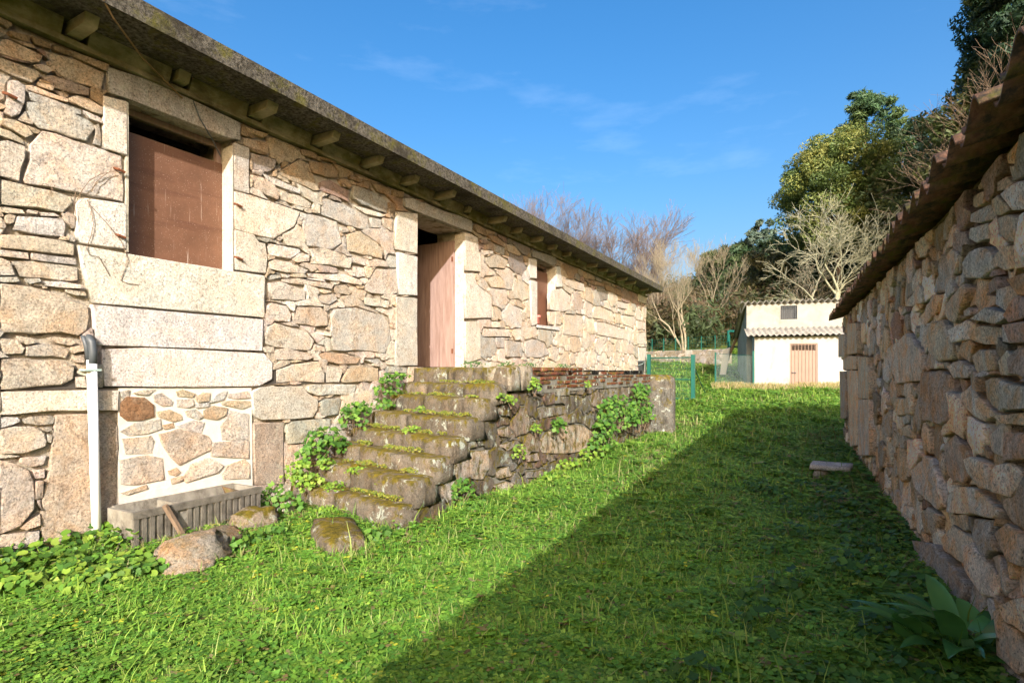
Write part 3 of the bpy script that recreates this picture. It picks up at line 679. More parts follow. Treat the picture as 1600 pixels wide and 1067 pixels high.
def window(opening, depth, ztop, mat):
    a, b, z0, z1 = opening
    m = MB(); m.box(HX - depth - .02, HX - depth, a - .03, b - .002, z0 - .02, ztop); w = m.build('window', mat, house); w.name = 'window'
    f = MB(); f.box(HX - depth - .07, HX - depth - .021, a + .0, a + .05, z0, z1 - .003); f.box(HX - depth - .07, HX - depth - .021, b - .05, b - .003, z0, z1 - .003)
    f.box(HX - depth - .07, HX - depth - .021, a + .051, b - .051, z1 - .06, z1 - .003)
    f.build('frame', M_DOOR, w)
    return w
w1 = window(WIN, .168, 3.62, M_DRIP); tag(w1, 'window closed by a brown board with white drips')
w2 = window(WN2, .20, 3.72, M_BOARD)
m = MB(); m.box(HX - .16, HX + .004, WIN[0] - .012, WIN[0] + .008, 2.52, 3.80); m.build('jamb_edge', M_CONC, w1)
m = MB(); m.box(HX - .165, HX + .003, WIN[1] - .006, WIN[1] + .003, 2.51, 3.78); m.c = [(.50, .46, .40)] * len(m.v); m.build('jamb_edge', M_JAMB, w1, usecol=True)
m = MB(); m.box(HX - .30, HX - .001, WN2[1] - .004, WN2[1] + .004, 2.52, 3.82); m.c = [(.50, .46, .40)] * len(m.v); m.build('jamb_edge', M_JAMB, w2, usecol=True)
m = MB(); m.box(HX - .18, HX - .001, DOOR[1] - .004, DOOR[1] + .004, 1.57, 3.80); m.c = [(.50, .46, .40)] * len(m.v); m.build('jamb_edge', M_JAMB, house, usecol=True)
dl = MB()
hy = DOOR[1] + .005
for k in range(7):
    xa = HX - .185 - k * .148; dl.box(xa - .145, xa, hy - .04 + .003 * (k % 2), hy, 1.575, 3.70)
door = dl.build('door', M_DOOR, house); tag(door, 'weathered brown plank door standing open inwards')
for zh in (3.35, 1.8):
    m = MB(); m.box(HX - .225, HX - .195, hy - .052, hy - .042, zh, zh + .08); m.build('hinge', M_RUST, door)
def iron(px, py):
    y, z = on_x(px, py, HX + .02); m = MB(); m.tube([(HX, y - .02, z + .01), (HX + .03, y, z), (HX + .035, y + .05, z - .012)], .011, 6); m.build('hinge_pin', M_RUST, wall)
for p_ in ((184, 265), (185, 368), (370, 320), (371, 403), (12, 148)): iron(*p_)

# ------------------------------------------------------------------ terrace and stairs
TX = -3.26
terr = thing('stone_terrace', 'mossy stone terrace with steps climbing to the open house door', 'terrace', ((HX + TX) / 2, 8.5, 0))
STEPS = [(5.81, 6.34, 1.555), (5.51, 6.10, 1.352), (5.23, 5.80, 1.19), (4.92, 5.48, .99), (4.64, 5.14, .80), (4.40, 4.84, .635), (4.10, 4.50, .47), (3.86, 4.18, .27)]
def rough_block(corners, z0, z1, rnd=.035, amp=.015, seed=0, n=(5, 3, 3)):
    """rounded, uneven stone block over a quad footprint (ccw corners), smooth shaded"""
    c = [Vector((x, y, 0)) for x, y in corners]; V = {}; vl = []; Fs = []
    def pt(u, v, w):
        p = c[0].lerp(c[1], u).lerp(c[3].lerp(c[2], u), v); p.z = z0 + (z1 - z0) * w; return p
    cen = pt(.5, .5, .5)
    def vid(i, j, k):
        if (i, j, k) in V: return V[(i, j, k)]
        u, v, w = i / n[0], j / n[1], k / n[2]
        p = pt(u, v, w)
        ed = sum(1 for t in (u, v, w) if t in (0.0, 1.0))
        if ed >= 2 and w > 0:
            d = (cen - p); d.normalize(); p += d * rnd * (1.0 if ed == 2 else 1.5)
        nn = Vector((p.x * 3.1 + seed, p.y * 3.1, p.z * 3.1))
        p += Vector((mnoise.noise(nn), mnoise.noise(nn + Vector((9, 0, 0))), mnoise.noise(nn + Vector((0, 9, 0))) * .7)) * amp
        nn *= 3.3; p += Vector((mnoise.noise(nn), mnoise.noise(nn + Vector((9, 0, 0))), mnoise.noise(nn + Vector((0, 9, 0))) * .6)) * amp * .28
        V[(i, j, k)] = len(vl); vl.append(p); return V[(i, j, k)]
    nx, ny_, nz_ = n
    for i in range(nx):
        for j in range(ny_):
            Fs.append((vid(i, j, nz_), vid(i + 1, j, nz_), vid(i + 1, j + 1, nz_), vid(i, j + 1, nz_)))
            Fs.append((vid(i, j, 0), vid(i, j + 1, 0), vid(i + 1, j + 1, 0), vid(i + 1, j, 0)))
    for i in range(nx):
        for k in range(nz_):
            Fs.append((vid(i, 0, k), vid(i + 1, 0, k), vid(i + 1, 0, k + 1), vid(i, 0, k + 1)))
            Fs.append((vid(i, ny_, k), vid(i, ny_, k + 1), vid(i + 1, ny_, k + 1), vid(i + 1, ny_, k)))
    for j in range(ny_):
        for k in range(nz_):
            Fs.append((vid(0, j, k), vid(0, j, k + 1), vid(0, j + 1, k + 1), vid(0, j + 1, k)))
            Fs.append((vid(nx, j, k), vid(nx, j + 1, k), vid(nx, j + 1, k + 1), vid(nx, j, k + 1)))
    return vl, Fs
gcol = (.175, .15, .118)
for i, (yr, yl, zt) in enumerate(STEPS):
    nxt = STEPS[i - 1] if i else (yr + .9, yl + .9, 0)
    zb = zt - (.25 if i < 7 else .35)
    cuts = sorted([0, 1] + ([R.uniform(.3, .42), R.uniform(.62, .75)] if i < 2 else [R.uniform(.28, .6)] if i < 7 else [R.uniform(.35, .5)]))
    for a, b in zip(cuts[:-1], cuts[1:]):
        g = .004
        f = lambda t, yo: (HX + .02 + (TX - .0 - HX - .02) * t, yl + (yr - yl) * t + yo + .03 * math.sin(t * 5 + i))
        dpt = max(.38, (nxt[0] - yr) + .12)
        q = [f(a + g, 0), f(b - g, 0), f(b - g, dpt), f(a + g, dpt)]
        dz = R.uniform(-.012, .006)
        vl, Fs = rough_block(q, zb - (.0 if i else .02), zt + dz, .03, .022, seed=i * 7 + a * 3, n=(6, 4, 3))
        cc = np.array(gcol) * R.uniform(.85, 1.25)
        mesh_obj('step', vl, Fs, M_STEP, terr, cc, True)
# first loose step in the grass
vl, Fs = rough_block([(-4.12, 3.60), (-3.40, 3.08), (-3.16, 3.36), (-3.80, 3.86)], -.05, .17, .05, .03, 77, (5, 4, 3))
mesh_obj('step', vl, Fs, M_STEP, terr, (.20, .17, .13), True)
# core below steps and terrace
cm = MB()
for i, (yr, yl, zt) in enumerate(STEPS):
    nxt = STEPS[i - 1] if i else (9.0, 9.0, 0)
    ya, yb_ = (yl + .10, yr + .10), (nxt[1] + .1, nxt[0] + .1)
    cm.hexa([(HX + .01, ya[0], -.2), (TX - .06, ya[1], -.2), (TX - .06, yb_[1] - .001, -.2), (HX + .01, yb_[0] - .001, -.2)],
            [(HX + .01, ya[0], zt - .12), (TX - .06, ya[1], zt - .12), (TX - .06, yb_[1] - .001, zt - .12), (HX + .01, yb_[0] - .001, zt - .12)])
PEY = on_x(1017, 640, TX)[0]
cm.box(HX + .01, TX - .06, 9.101, PEY + .35, -.2, 1.43)
tcore = cm.build('wall', M_TMORT, terr)
# paved top of the terrace
tp = MB(); tp.box(HX + .005, TX - .3, 6.75, PEY + .34, 1.431, TERR_Z - .012); tp.build('paving', M_STEP, terr)
tp = terr
# face stones
def tplace(s_, z_, d): return (TX + d, s_, z_)
TW = Wall(3.75, PEY + .35, -.1, 1.56, .02, tplace)
yy = np.linspace(3.75, PEY + .35, 60)
def step_top(y):
    z = 1.22
    for (yr, yl, zt) in STEPS[::-1]:
        pass
    lv = [(yr, zt) for (yr, yl, zt) in STEPS][::-1]
    if y < lv[0][0]: return -.1
    for k in range(len(lv)):
        if k + 1 == len(lv) or y < lv[k + 1][0]: return lv[k][1] - .24
    return 1.2
brk0 = on_x(800, 580, TX)[0]
TW.occ |= np.array([[zc > (1.24 if y > brk0 else step_top(y)) for y in TW.S] for zc in TW.Zc])
T6 = (680, 560, 4.2105)
TT = [('wp', [(130,650),(240,640),(245,720),(230,800),(200,880),(90,950),(60,880),(75,780)]), ('pw', [(245,610),(365,600),(370,720),(330,800),(245,790)]), ('oc', [(700,590),(720,500),(850,450),(960,430),(1040,480),(1075,540),(1040,590),(900,630),(720,620)]),
      ('p', [(430,470),(490,450),(520,490),(500,520),(440,510)]), ('p', [(440,570),(500,550),(530,580),(490,610)]), ('p', [(610,640),(680,620),(690,670),(620,680)]), ('c', [(410,740),(490,710),(520,770),(430,790)]), ('yc', [(395,840),(480,810),(530,830),(480,880)]),
      ('d', [(600,750),(730,730),(740,780),(600,790)]), ('d', [(690,330),(860,310),(870,360),(700,400)]), ('n', [(800,200),(890,180),(890,240),(810,250)]), ('d', [(900,170),(1000,200),(980,240),(900,230)])]
for code, pts in TT:
    po = np.array(tr(*T6, pts, X=TX))
    TW.add(po, 'flush', pcol(code) * .85, R.uniform(-.03, -.01))
o2 = TW.occ.copy(); o2[1:] |= TW.occ[:-1]; o2[:, 1:] |= TW.occ[:, :-1]; TW.occ = o2
TW.fill([.17, .13, .10, .075, .055], 1.45, lambda x, z, r: pcol(R.choice(['d', 'g', 'p', 'd', 'r', 'g', 'd'])) * .52, style='flush', tries=900, d0r=(-.045, -.01), gap=.03)
TW.build(tcore, {'flush': M_WALLT}, 160)
# coping blocks near the corner, then brick parapet
y0 = 5.86
for k, (ya, yb_) in enumerate([(6.16 - .3, 6.17), (6.18, 6.52)]):
    vl, Fs = rough_block([(TX - .32, ya), (TX + .015, ya), (TX + .015, yb_), (TX - .32, yb_)], 1.26, 1.565 + .01 * k, .02, .014, 50 + k, (3, 5, 3))
    mesh_obj('coping_block', vl, Fs, M_STEP, terr, (.34, .31, .255), True)
bb = 1.25
yb_start = 6.53
def ptop(y): return interp(y, [(6.5, 1.57), (9, 1.53), (PEY, 1.44)])
row = 0; z_ = bb
while row < 5:
    y_ = yb_start + (0 if row % 2 == 0 else -.0)
    first = True
    while y_ < PEY - .02:
        L_ = .215 if not (first and row % 2) else .10
        first = False
        if z_ + .052 < ptop(y_) + .012 and R.random() > (.05 if row < 3 else .3):
            x1 = TX + R.uniform(-.022, .012); h = .052 + R.uniform(-.003, .003)
            c3 = np.array([(.27, .095, .055), (.33, .12, .065), (.22, .085, .06), (.36, .16, .09)][R.randrange(4)]) * R.uniform(.42, .66)
            b = MB(); e = .006; ya, yb2 = y_, min(y_ + L_, PEY - .005)
            x0 = TX - .12; zz = z_ + R.uniform(-.003, .003)
            b.add([(x0, ya, zz), (x1 - e, ya + e, zz + e), (x1, ya + e, zz + 2 * e), (x1, ya + e, zz + h - e), (x1 - e, ya + e, zz + h), (x0, ya, zz + h),
                   (x0, yb2, zz), (x1 - e, yb2 - e, zz + e), (x1, yb2 - e, zz + 2 * e), (x1, yb2 - e, zz + h - e), (x1 - e, yb2 - e, zz + h), (x0, yb2, zz + h)],
                  [(0, 1, 2, 3, 4, 5), (11, 10, 9, 8, 7, 6)] + [(i, i + 6, (i + 1) % 6 + 6, (i + 1) % 6) for i in range(6)])
            mesh_obj('brick', b.v, b.f, M_BRICK, terr, c3)
        y_ += L_ + .012
    z_ += .063; row += 1
pb = MB(); pb.box(TX - .30, TX - .014, yb_start, PEY, 1.2, 1.43); pb.build('parapet_core', M_TMORT, terr)
# rounded concrete pier closing the terrace
pz = 1.42; w_ = .46
vl, Fs = rough_block([(TX - .12, PEY), (TX + w_, PEY + .03), (TX + w_, PEY + .48), (TX - .12, PEY + .45)], -.1, pz, .07, .02, 91, (5, 5, 7))
pier = mesh_obj('pier', vl, Fs, M_STEP, terr, (.17, .16, .138), True); tag(pier, 'grey concrete end pier with a mossy rounded top')

# ------------------------------------------------------------------ near shed on the right
SL = .90                                                     # distance of its wall from the lens axis origin
SH0, SH1 = -3.0, on_shed(1318, 600, SL)[0]
SHT = 2.52
shed = thing('stone_shed', 'low rubble stone shed with clay tile eaves, standing in shade', 'shed', shed_w(SL + 2, (SH0 + SH1) / 2, 0))
def splace(s_, z_, d): return shed_w(SL - d, s_, z_)
def sbox(mb, l0, l1, a0, a1, z0, z1):
    mb.hexa([shed_w(l0, a0, z0), shed_w(l1, a0, z0), shed_w(l1, a1, z0), shed_w(l0, a1, z0)], [shed_w(l0, a0, z1), shed_w(l1, a0, z1), shed_w(l1, a1, z1), shed_w(l0, a1, z1)])
sm = MB(); sbox(sm, SL + .055, SL + .55, SH0, SH1, -.3, SHT); swall = sm.build('wall', M_SHMORT, shed)
sm = MB(); sbox(sm, SL + .56, SL + 4.2, SH1 - .5, SH1 - .002, -.3, SHT); sbox(sm, SL + .56, SL + 4.2, SH0, SH0 + .5, -.3, SHT); sbox(sm, SL + 4.21, SL + 4.7, SH0, SH1, -.3, SHT + .9)
sm.build('outer_wall', M_SHMORT, shed)
SW = Wall(.3, SH1, -.12, SHT, .015, splace)
R2, R3, R4, R5 = (1280, 260, 5), (1280, 420, 5), (1280, 600, 5), (1340, 780, 3.72)
ST = [(R2,'g',[(1170,750),(1200,660),(1290,620),(1380,690),(1400,780),(1300,880),(1170,870)]),(R2,'op',[(1385,700),(1450,625),(1550,620),(1570,720),(1540,790),(1440,820),(1385,760)]),(R2,'r',[(1120,520),(1180,510),(1195,640),(1150,680),(1110,640)]),(R2,'og',[(1400,400),(1500,370),(1590,400),(1580,590),(1480,600),(1400,530)]),
 (R2,'g',[(1220,370),(1330,290),(1390,320),(1380,410),(1280,440),(1220,430)]),(R2,'o',[(1390,260),(1450,220),(1540,330),(1450,380),(1395,370)]),(R2,'w',[(1490,210),(1600,110),(1680,100),(1680,330),(1560,340)]),(R2,'o',[(1180,240),(1250,200),(1340,190),(1340,280),(1240,330),(1190,310)]),
 (R2,'wg',[(990,700),(1050,640),(1130,690),(1090,840),(1010,850)]),(R2,'g',[(1200,480),(1310,440),(1330,560),(1240,600),(1195,560)]),(R2,'o',[(780,740),(850,700),(880,790),(860,860),(790,850)]),(R2,'w',[(1480,0),(1580,0),(1560,90),(1490,100)]),(R2,'o',[(1430,120),(1470,80),(1550,170),(1440,190)]),(R2,'r',[(1300,920),(1420,860),(1440,960),(1310,1000)]),
 (R3,'ob',[(1000,280),(1180,110),(1220,170),(1190,270),(1080,430),(1010,390)]),(R3,'c',[(680,290),(790,120),(830,160),(830,260),(740,300)]),(R3,'o',[(760,370),(900,200),(980,200),(960,330),(830,440),(770,430)]),(R3,'og',[(870,540),(900,430),(1000,395),(1080,620),(1060,710),(960,730),(890,660)]),(R3,'w',[(1065,480),(1160,390),(1210,430),(1200,550),(1085,580)]),
 (R3,'go',[(1210,490),(1290,440),(1415,460),(1415,590),(1300,600),(1220,550)]),(R3,'g',[(1425,440),(1520,420),(1555,580),(1440,570)]),(R3,'r',[(1535,430),(1700,400),(1700,580),(1565,580)]),(R3,'g',[(1200,680),(1260,620),(1390,640),(1405,790),(1250,820),(1205,790)]),(R3,'og',[(1412,720),(1480,640),(1530,700),(1500,840),(1420,830)]),(R3,'rd',[(1540,700),(1600,620),(1690,620),(1690,870),(1560,820)]),
 (R3,'p',[(550,640),(700,500),(760,560),(820,650),(820,870),(620,900)]),(R3,'rd',[(835,805),(950,792),(1050,830),(1060,1180),(960,1220),(840,1180)]),(R4,'w',[(1090,80),(1180,10),(1290,130),(1420,240),(1300,290),(1200,260)]),(R3,'g',[(1270,870),(1400,840),(1540,900),(1690,920),(1690,1090),(1420,1130),(1300,1010)]),(R3,'g',[(1030,760),(1120,710),(1190,760),(1190,850),(1080,860)]),
 (R3,'g',[(1420,160),(1490,120),(1560,230),(1480,350),(1410,280)]),(R3,'b',[(1505,80),(1600,20),(1690,10),(1690,200),(1570,215)]),(R3,'g',[(1060,60),(1150,30),(1180,100),(1100,140),(1060,110)]),(R3,'g',[(1270,390),(1350,300),(1480,360),(1400,430)]),(R3,'g',[(1150,330),(1230,300),(1260,360),(1160,370)]),
 (R4,'pc',[(750,680),(830,560),(900,580),(975,740),(1000,960),(950,990),(820,870),(760,800)]),(R4,'rp',[(985,700),(990,470),(1080,400),(1180,520),(1195,700),(1130,780),(1020,760)]),(R4,'wc',[(1200,590),(1240,560),(1340,630),(1380,830),(1280,820),(1212,690)]),(R4,'wo',[(1390,720),(1440,630),(1540,610),(1590,700),(1520,890),(1400,850)]),
 (R4,'w',[(1020,860),(1100,800),(1230,800),(1450,1000),(1420,1060),(1020,1000)]),(R4,'og',[(1300,400),(1450,270),(1490,330),(1500,560),(1480,590),(1330,520)]),(R4,'r',[(1495,380),(1600,370),(1690,370),(1690,590),(1510,600)]),(R4,'o',[(1450,250),(1600,220),(1690,220),(1690,330),(1490,310)]),(R4,'o',[(590,100),(700,120),(700,230),(640,260)]),(R4,'o',[(630,360),(700,310),(750,430),(650,400)]),
 (R5,'od',[(380,80),(430,40),(510,100),(470,210),(390,190)]),(R5,'po',[(500,230),(560,150),(680,230),(640,380),(520,300)]),(R5,'wp',[(640,262),(690,250),(855,480),(830,585),(745,570),(670,420)]),(R5,'g',[(780,330),(830,315),(920,480),(890,565),(865,545)]),(R5,'op',[(790,190),(880,130),(990,220),(990,400),(900,365),(825,280)]),
 (R5,'c',[(870,620),(1000,570),(1040,800),(900,720)]),
 (R3,'od',[(180,510),(235,510),(235,690),(180,690)]),(R3,'o',[(252,430),(330,420),(335,660),(255,670)]),(R3,'o',[(245,682),(335,682),(335,785),(245,785)]),(R3,'d',[(190,800),(240,800),(245,1170),(200,1170)]),(R3,'o',[(255,795),(340,795),(345,1380),(280,1390)]),(R3,'go',[(348,690),(430,690),(440,1020),(350,1010)]),(R4,'cg',[(350,120),(440,120),(445,560),(350,560)])]
for k, (o3, code, pts) in enumerate(ST):
    po = np.array([on_shed(o3[0] + x / o3[2], o3[1] + y / o3[2], SL) for x, y in pts])
    po[:, 1] = np.minimum(po[:, 1], SHT - .02)
    if np.ptp(po[:, 1]) < .03: continue
    SW.add(po, 'field' if k < len(ST) - 7 else 'ashlar', (pcol(code) * .85 + pcol('c') * .15) * 1.55, R.uniform(.0, .03) if k < len(ST) - 7 else .07)
o2 = SW.occ.copy(); o2[1:] |= SW.occ[:-1]; o2[:, 1:] |= SW.occ[:, :-1]; SW.occ = o2
def scol(x, z, r): return pcol(R.choice(['g', 'o', 'og', 'd', 'r', 'p', 'c', 'b', 'g', 'w', 'go', 'po', 'bo']), .25) * 1.6
SW.fill([.15, .125, .10, .08, .062, .048, .036, .028], 1.25, scol, style='field', tries=2200, d0r=(-.025, .03), gap=.010)
SW.build(swall, {'field': M_SHED, 'ashlar': M_SHED}, 298)
# footing boulder sticking out at the base
po = [on_shed(1340 + x / 3.72, 780 + y / 3.72, SL - .06) for x, y in [(345, 240), (440, 262), (590, 480), (585, 590), (450, 600), (380, 440)]]
V_, F_ = stone_geo(po, 'field', .07, 5)
mesh_obj('footing_stone', [splace(a, b, c) for a, b, c in V_], F_, M_SHED, swall, pcol('gw'), True)
# roof: boarding, tiles
OVH = .2; RS = math.tan(math.radians(17))
el = SL - OVH; ez = SHT + .0
def rz(l): return ez + .02 + (l - SL) * RS
sm = MB(); a0, a1 = SH0 - .2, SH1 + .22
for (l0, l1) in ((SL + .05, SL + 2.6),):
    sm.hexa([shed_w(l0, a0, rz(l0)), shed_w(l1, a0, rz(l1)), shed_w(l1, a1, rz(l1)), shed_w(l0, a1, rz(l0))],
            [shed_w(l0, a0, rz(l0) + .025), shed_w(l1, a0, rz(l1) + .025), shed_w(l1, a1, rz(l1) + .025), shed_w(l0, a1, rz(l0) + .025)])
l0, l1 = SL + 2.6, SL + 4.9; zr = rz(l0)
sm.hexa([shed_w(l0 + .001, a0, zr), shed_w(l1, a0, zr - .5), shed_w(l1, a1, zr - .5), shed_w(l0 + .001, a1, zr)], [shed_w(l0 + .001, a0, zr + .025), shed_w(l1, a0, zr - .475), shed_w(l1, a1, zr - .475), shed_w(l0 + .001, a1, zr + .025)])
rdeck = sm.build('roof_deck', plain('mossy_boards', (.10, .085, .03), (.20, .15, .07), 7, .95, .5, .02, dark=(.05, .045, .02)), shed)
def tile(aa, l0, length, wv, seed):
    """one S shaped clay tile: eave end at l0, running up the slope"""
    rr = random.Random(seed); V = []; F = []; n = 14
    dz = rr.uniform(-.008, .012); sk = rr.uniform(-.012, .012); dl_ = rr.uniform(-.02, .03)
    for th_ in (0, .016):
        for q in (0, 1):
            l = l0 + dl_ + q * length
            for k in range(n + 1):
                t = k / n; z = .048 * math.sin(2 * math.pi * t - math.pi / 2 * .2) + .03
                V.append(shed_w(l, aa + (t - .5) * wv + sk * q, rz(l) + .03 + z + th_ + dz + (.02 if q == 0 else 0)))
    m1 = n + 1
    for k in range(n):
        F += [(k, k + 1, m1 + k + 1, m1 + k), (2 * m1 + k, 3 * m1 + k, 3 * m1 + k + 1, 2 * m1 + k + 1), (k, 2 * m1 + k, 2 * m1 + k + 1, k + 1), (m1 + k, m1 + k + 1, 3 * m1 + k + 1, 3 * m1 + k)]
    F += [(0, m1, 3 * m1, 2 * m1), (n, 2 * m1 + n, 3 * m1 + n, m1 + n)]
    return V, F
k = 0; aa = SH0
while aa < SH1 + .15:
    for rw in range(3):
        V, F = tile(aa, el - .03 + rw * .36, .42, .252, k * 3 + rw)
        mesh_obj('roof_tile', V, F, M_TILE, rdeck, None, True)
    aa += .235; k += 1
cm = MB(); na = int((SH1 - SH0) / .235 * 8); Vv = []; Ff = []
for i in range(na + 1):
    a_ = SH0 - .1 + i * .235 / 8
    for l in (el + 1.0, SL + 2.6, SL + 4.9):
        zz = rz(l) if l < SL + 2.7 else zr - .5
        Vv.append(shed_w(l, a_, zz + .07 + .036 * math.sin(i / 8 * 2 * math.pi)))
for i in range(na):
    for q in (0, 1): Ff.append((i * 3 + q, i * 3 + q + 1, i * 3 + q + 4, i * 3 + q + 3))
mesh_obj('tile_covering', Vv, Ff, M_TILE, rdeck, None, True)

# ------------------------------------------------------------------ things along the house
p = thing('drain_pipe', 'pair of white conduit pipes with dark grey bends on the house wall', 'pipe', (HX + .07, on_x(150, 833, HX + .07)[0], .1))
def pp(px, py, d): y, z = on_x(px, py, HX + d); return (HX + d, y, z)
m = MB(); m.tube([pp(145.5, 566, .07), pp(152.5, 845, .07)], .0275, 14); m.build('pipe', M_WHITEPVC, p, True)
m = MB(); m.tube([pp(138.5, 560, .045), pp(147.5, 845, .045)], .017, 10); m.build('pipe', M_WHITEPVC, p, True)
m = MB(); m.tube([pp(137.5, 527, -.03), pp(139.5, 528, .05), pp(143.5, 535, .07), pp(145.2, 550, .07), pp(145.7, 568, .07)], .030, 14); m.build('bend', M_BLACKPVC, p, True)
m = MB(); m.tube([pp(129, 525, -.02), pp(131.5, 529, .04), pp(135.0, 542, .045), pp(138.2, 562, .045)], .0185, 10); m.build('bend', M_BLACKPVC, p, True)
m = MB(); m.box(HX, HX + .10, pp(137, 575, .07)[1] - .03, pp(147, 575, .07)[1] + .04, pp(140, 578, .07)[2] - .008, pp(140, 578, .07)[2] + .008); m.build('clip', M_WIRE, p)
# concrete trough with ribbed front
TY0, TY1, TXF, TXB, TZ0, TZ1 = 2.40, 3.55, -4.72, -5.12, .045, .375
t = thing('concrete_trough', 'weathered concrete planter trough with ribbed front against the house wall', 'trough', ((TXF + TXB) / 2, (TY0 + TY1) / 2, TZ0))
b = MB(); wt = .032
b.box(TXB, TXF - .02, TY0, TY1, TZ0, TZ0 + .06); b.box(TXB, TXB + wt, TY0 + wt + .001, TY1 - wt - .001, TZ0 + .061, TZ1 + .01)
b.box(TXB, TXF - .02, TY0, TY0 + wt, TZ0 + .061, TZ1); b.box(TXB, TXF - .02, TY1 - wt, TY1, TZ0 + .061, TZ1)
b.box(TXF - .042, TXF - .022, TY0 + wt + .001, TY1 - wt - .001, TZ0 + .061, TZ1 - .05)
b.build('basin', M_TROUGH, t)
b = MB(); b.box(TXF - .04, TXF, TY0 - .004, TY1 + .004, TZ1 - .049, TZ1 + .006); b.build('rim', M_TRIB, t)
b = MB(); b.box(TXF - .03, TXF - .002, TY0 - .002, TY1 + .002, TZ0 - .002, TZ0 + .062); b.build('plinth', M_TRIB, t)
ydv = on_x(262, 780, -4.92)[0]
b = MB(); b.box(TXB + wt + .001, TXF - .043, ydv, ydv + .035, TZ0 + .062, TZ1 - .004); b.build('divider', M_TROUGH, t)
nr = 19
for i in range(nr):
    y_ = TY0 + .005 + (TY1 - TY0 - .045) * i / (nr - 1)
    if i == 6: continue
    b = MB(); b.box(TXF - .021, TXF - .003 - R.uniform(0, .006), y_, y_ + .034, TZ0 + .063, TZ1 - .050); b.build('rib', M_TRIB, t)
b = MB(); y_ = on_x(262, 800, TXF)[0]
b.tube([(TXF + .012, y_ - .03, TZ1 + .02), (TXF + .03, y_ + .03, TZ1 - .11), (TXF + .07, y_ + .10, TZ0 + .05)], .024, 5)
tag(b.build('broken_stake', M_BARKD), 'broken brown stake leaning on the front of the concrete trough', 'stake')
b = MB(); b.hexa([(TXF - .16, TY1 - .24, TZ1 - .10), (TXF - .10, TY1 - .26, TZ1 - .10), (TXF - .08, TY1 - .12, TZ1 - .06), (TXF - .14, TY1 - .11, TZ1 - .06)],
                 [(TXF - .22, TY1 - .27, TZ1 + .04), (TXF - .17, TY1 - .29, TZ1 + .04), (TXF - .09, TY1 - .12, TZ1 - .03), (TXF - .14, TY1 - .11, TZ1 - .03)])
tag(b.build('tile_shard', M_TILE), 'mossy broken tile shard lying inside the concrete trough', 'shard')
# boulders in front of it
def boulder(name, label, c, r, seed, col, mat, notch=None, group=None):
    V = []; F = []; nu, nv = 22, 13
    for i in range(nv + 1):
        ph = math.pi * i / nv
        for k in range(nu):
            th_ = 2 * math.pi * k / nu
            d = Vector((math.sin(ph) * math.cos(th_), math.sin(ph) * math.sin(th_), math.cos(ph)))
            f = 1 + .20 * mnoise.noise(d * 1.6 + Vector((seed, 0, 0))) + .16 * mnoise.noise(d * 3.5 + Vector((0, seed, 0))) + .10 * abs(mnoise.noise(d * 7 + Vector((0, seed, 0))))
            d2 = Vector([math.copysign(abs(x) ** .8, x) for x in d])
            q = Vector((d2.x * r[0], d2.y * r[1], d2.z * r[2])) * f
            if notch:
                nd_ = (q - Vector(notch[0])); L_ = nd_.length
                if L_ < notch[1]: q = Vector(notch[0]) + nd_ * (notch[1] / max(L_, .02)) * .98 if nd_.dot(q) < 0 else q - q.normalized() * (notch[1] - L_) * .9
            V.append(Vector(c) + q)
    for i in range(nv):
        for k in range(nu):
            k2 = (k + 1) % nu; F.append((i * nu + k, (i + 1) * nu + k, (i + 1) * nu + k2, i * nu + k2))
    o = mesh_obj(name, V, F, mat, None, col, True); return tag(o, label, 'rock', group)
def gp(px, py):      # point where the ground is seen at a pixel
    Zs = np.geomspace(1.2, 120, 4000); u = (px - CX) / FPX
    x = -Zs * sa + u * Zs * ca; y = Zs * ca + u * Zs * sa; z = CAMZ + (HY - py) / FPX * Zs
    k = int(np.argmax(z <= ground_z(x, y))); return float(x[k]), float(y[k]), gz(x[k], y[k])
x, y, z = gp(282, 893)
boulder('boulder', 'large grey lichened boulder lying in front of the ribbed trough', (x - .08, y + .16, z + .07), (.17, .27, .15), 3.3, (.38, .34, .285), M_SHED, ((.12, .22, .10), .13))
boulder('boulder', 'round brown stone resting against the large lichened boulder', (x - .18, y + .44, z + .08), (.13, .15, .11), 8.1, (.24, .20, .15), M_SHED)
boulder('boulder', 'flat pale stone at the foot of the large lichened boulder', (x + .05, y + .04, z + .03), (.09, .19, .05), 5.2, (.46, .41, .34), M_SHED)
x, y, z = gp(395, 832)
boulder('boulder', 'mossy brown stone in the grass between trough and stairs', (x - .1, y + .1, z + .08), (.15, .22, .11), 12.2, (.30, .25, .19), M_STEP)
x, y, z = gp(455, 812)
boulder('boulder', 'small pale stone on the moss beside the bottom step', (x - .15, y + .05, z + .10), (.07, .09, .09), 15.2, (.42, .38, .33), M_STEP)
# slab on two stones by the shed
x, y, z = gp(1300, 757)
z += .05
s_ = thing('granite_slab', 'pale granite slab resting on small stones beside the shaded shed', 'slab', (x, y, z))
vl, Fs = rough_block([(x - .26, y - .02), (x + .20, y - .02), (x + .26, y + .40), (x - .22, y + .42)], z + .13, z + .19, .008, .006, 4, (5, 5, 2))
mesh_obj('slab', vl, Fs, M_ASHLAR, s_, (.42, .41, .40), True)
for k, (dx, dy) in enumerate(((-.12, .03), (.12, .02), (.02, .3))):
    vl, Fs = rough_block([(x + dx - .1, y + dy - .06), (x + dx + .1, y + dy - .05), (x + dx + .09, y + dy + .07), (x + dx - .1, y + dy + .06)], z - .02, z + .126, .02, .02, k + 3, (3, 3, 2))
    mesh_obj('support_stone', vl, Fs, M_SHED, s_, (.40, .36, .30), True)
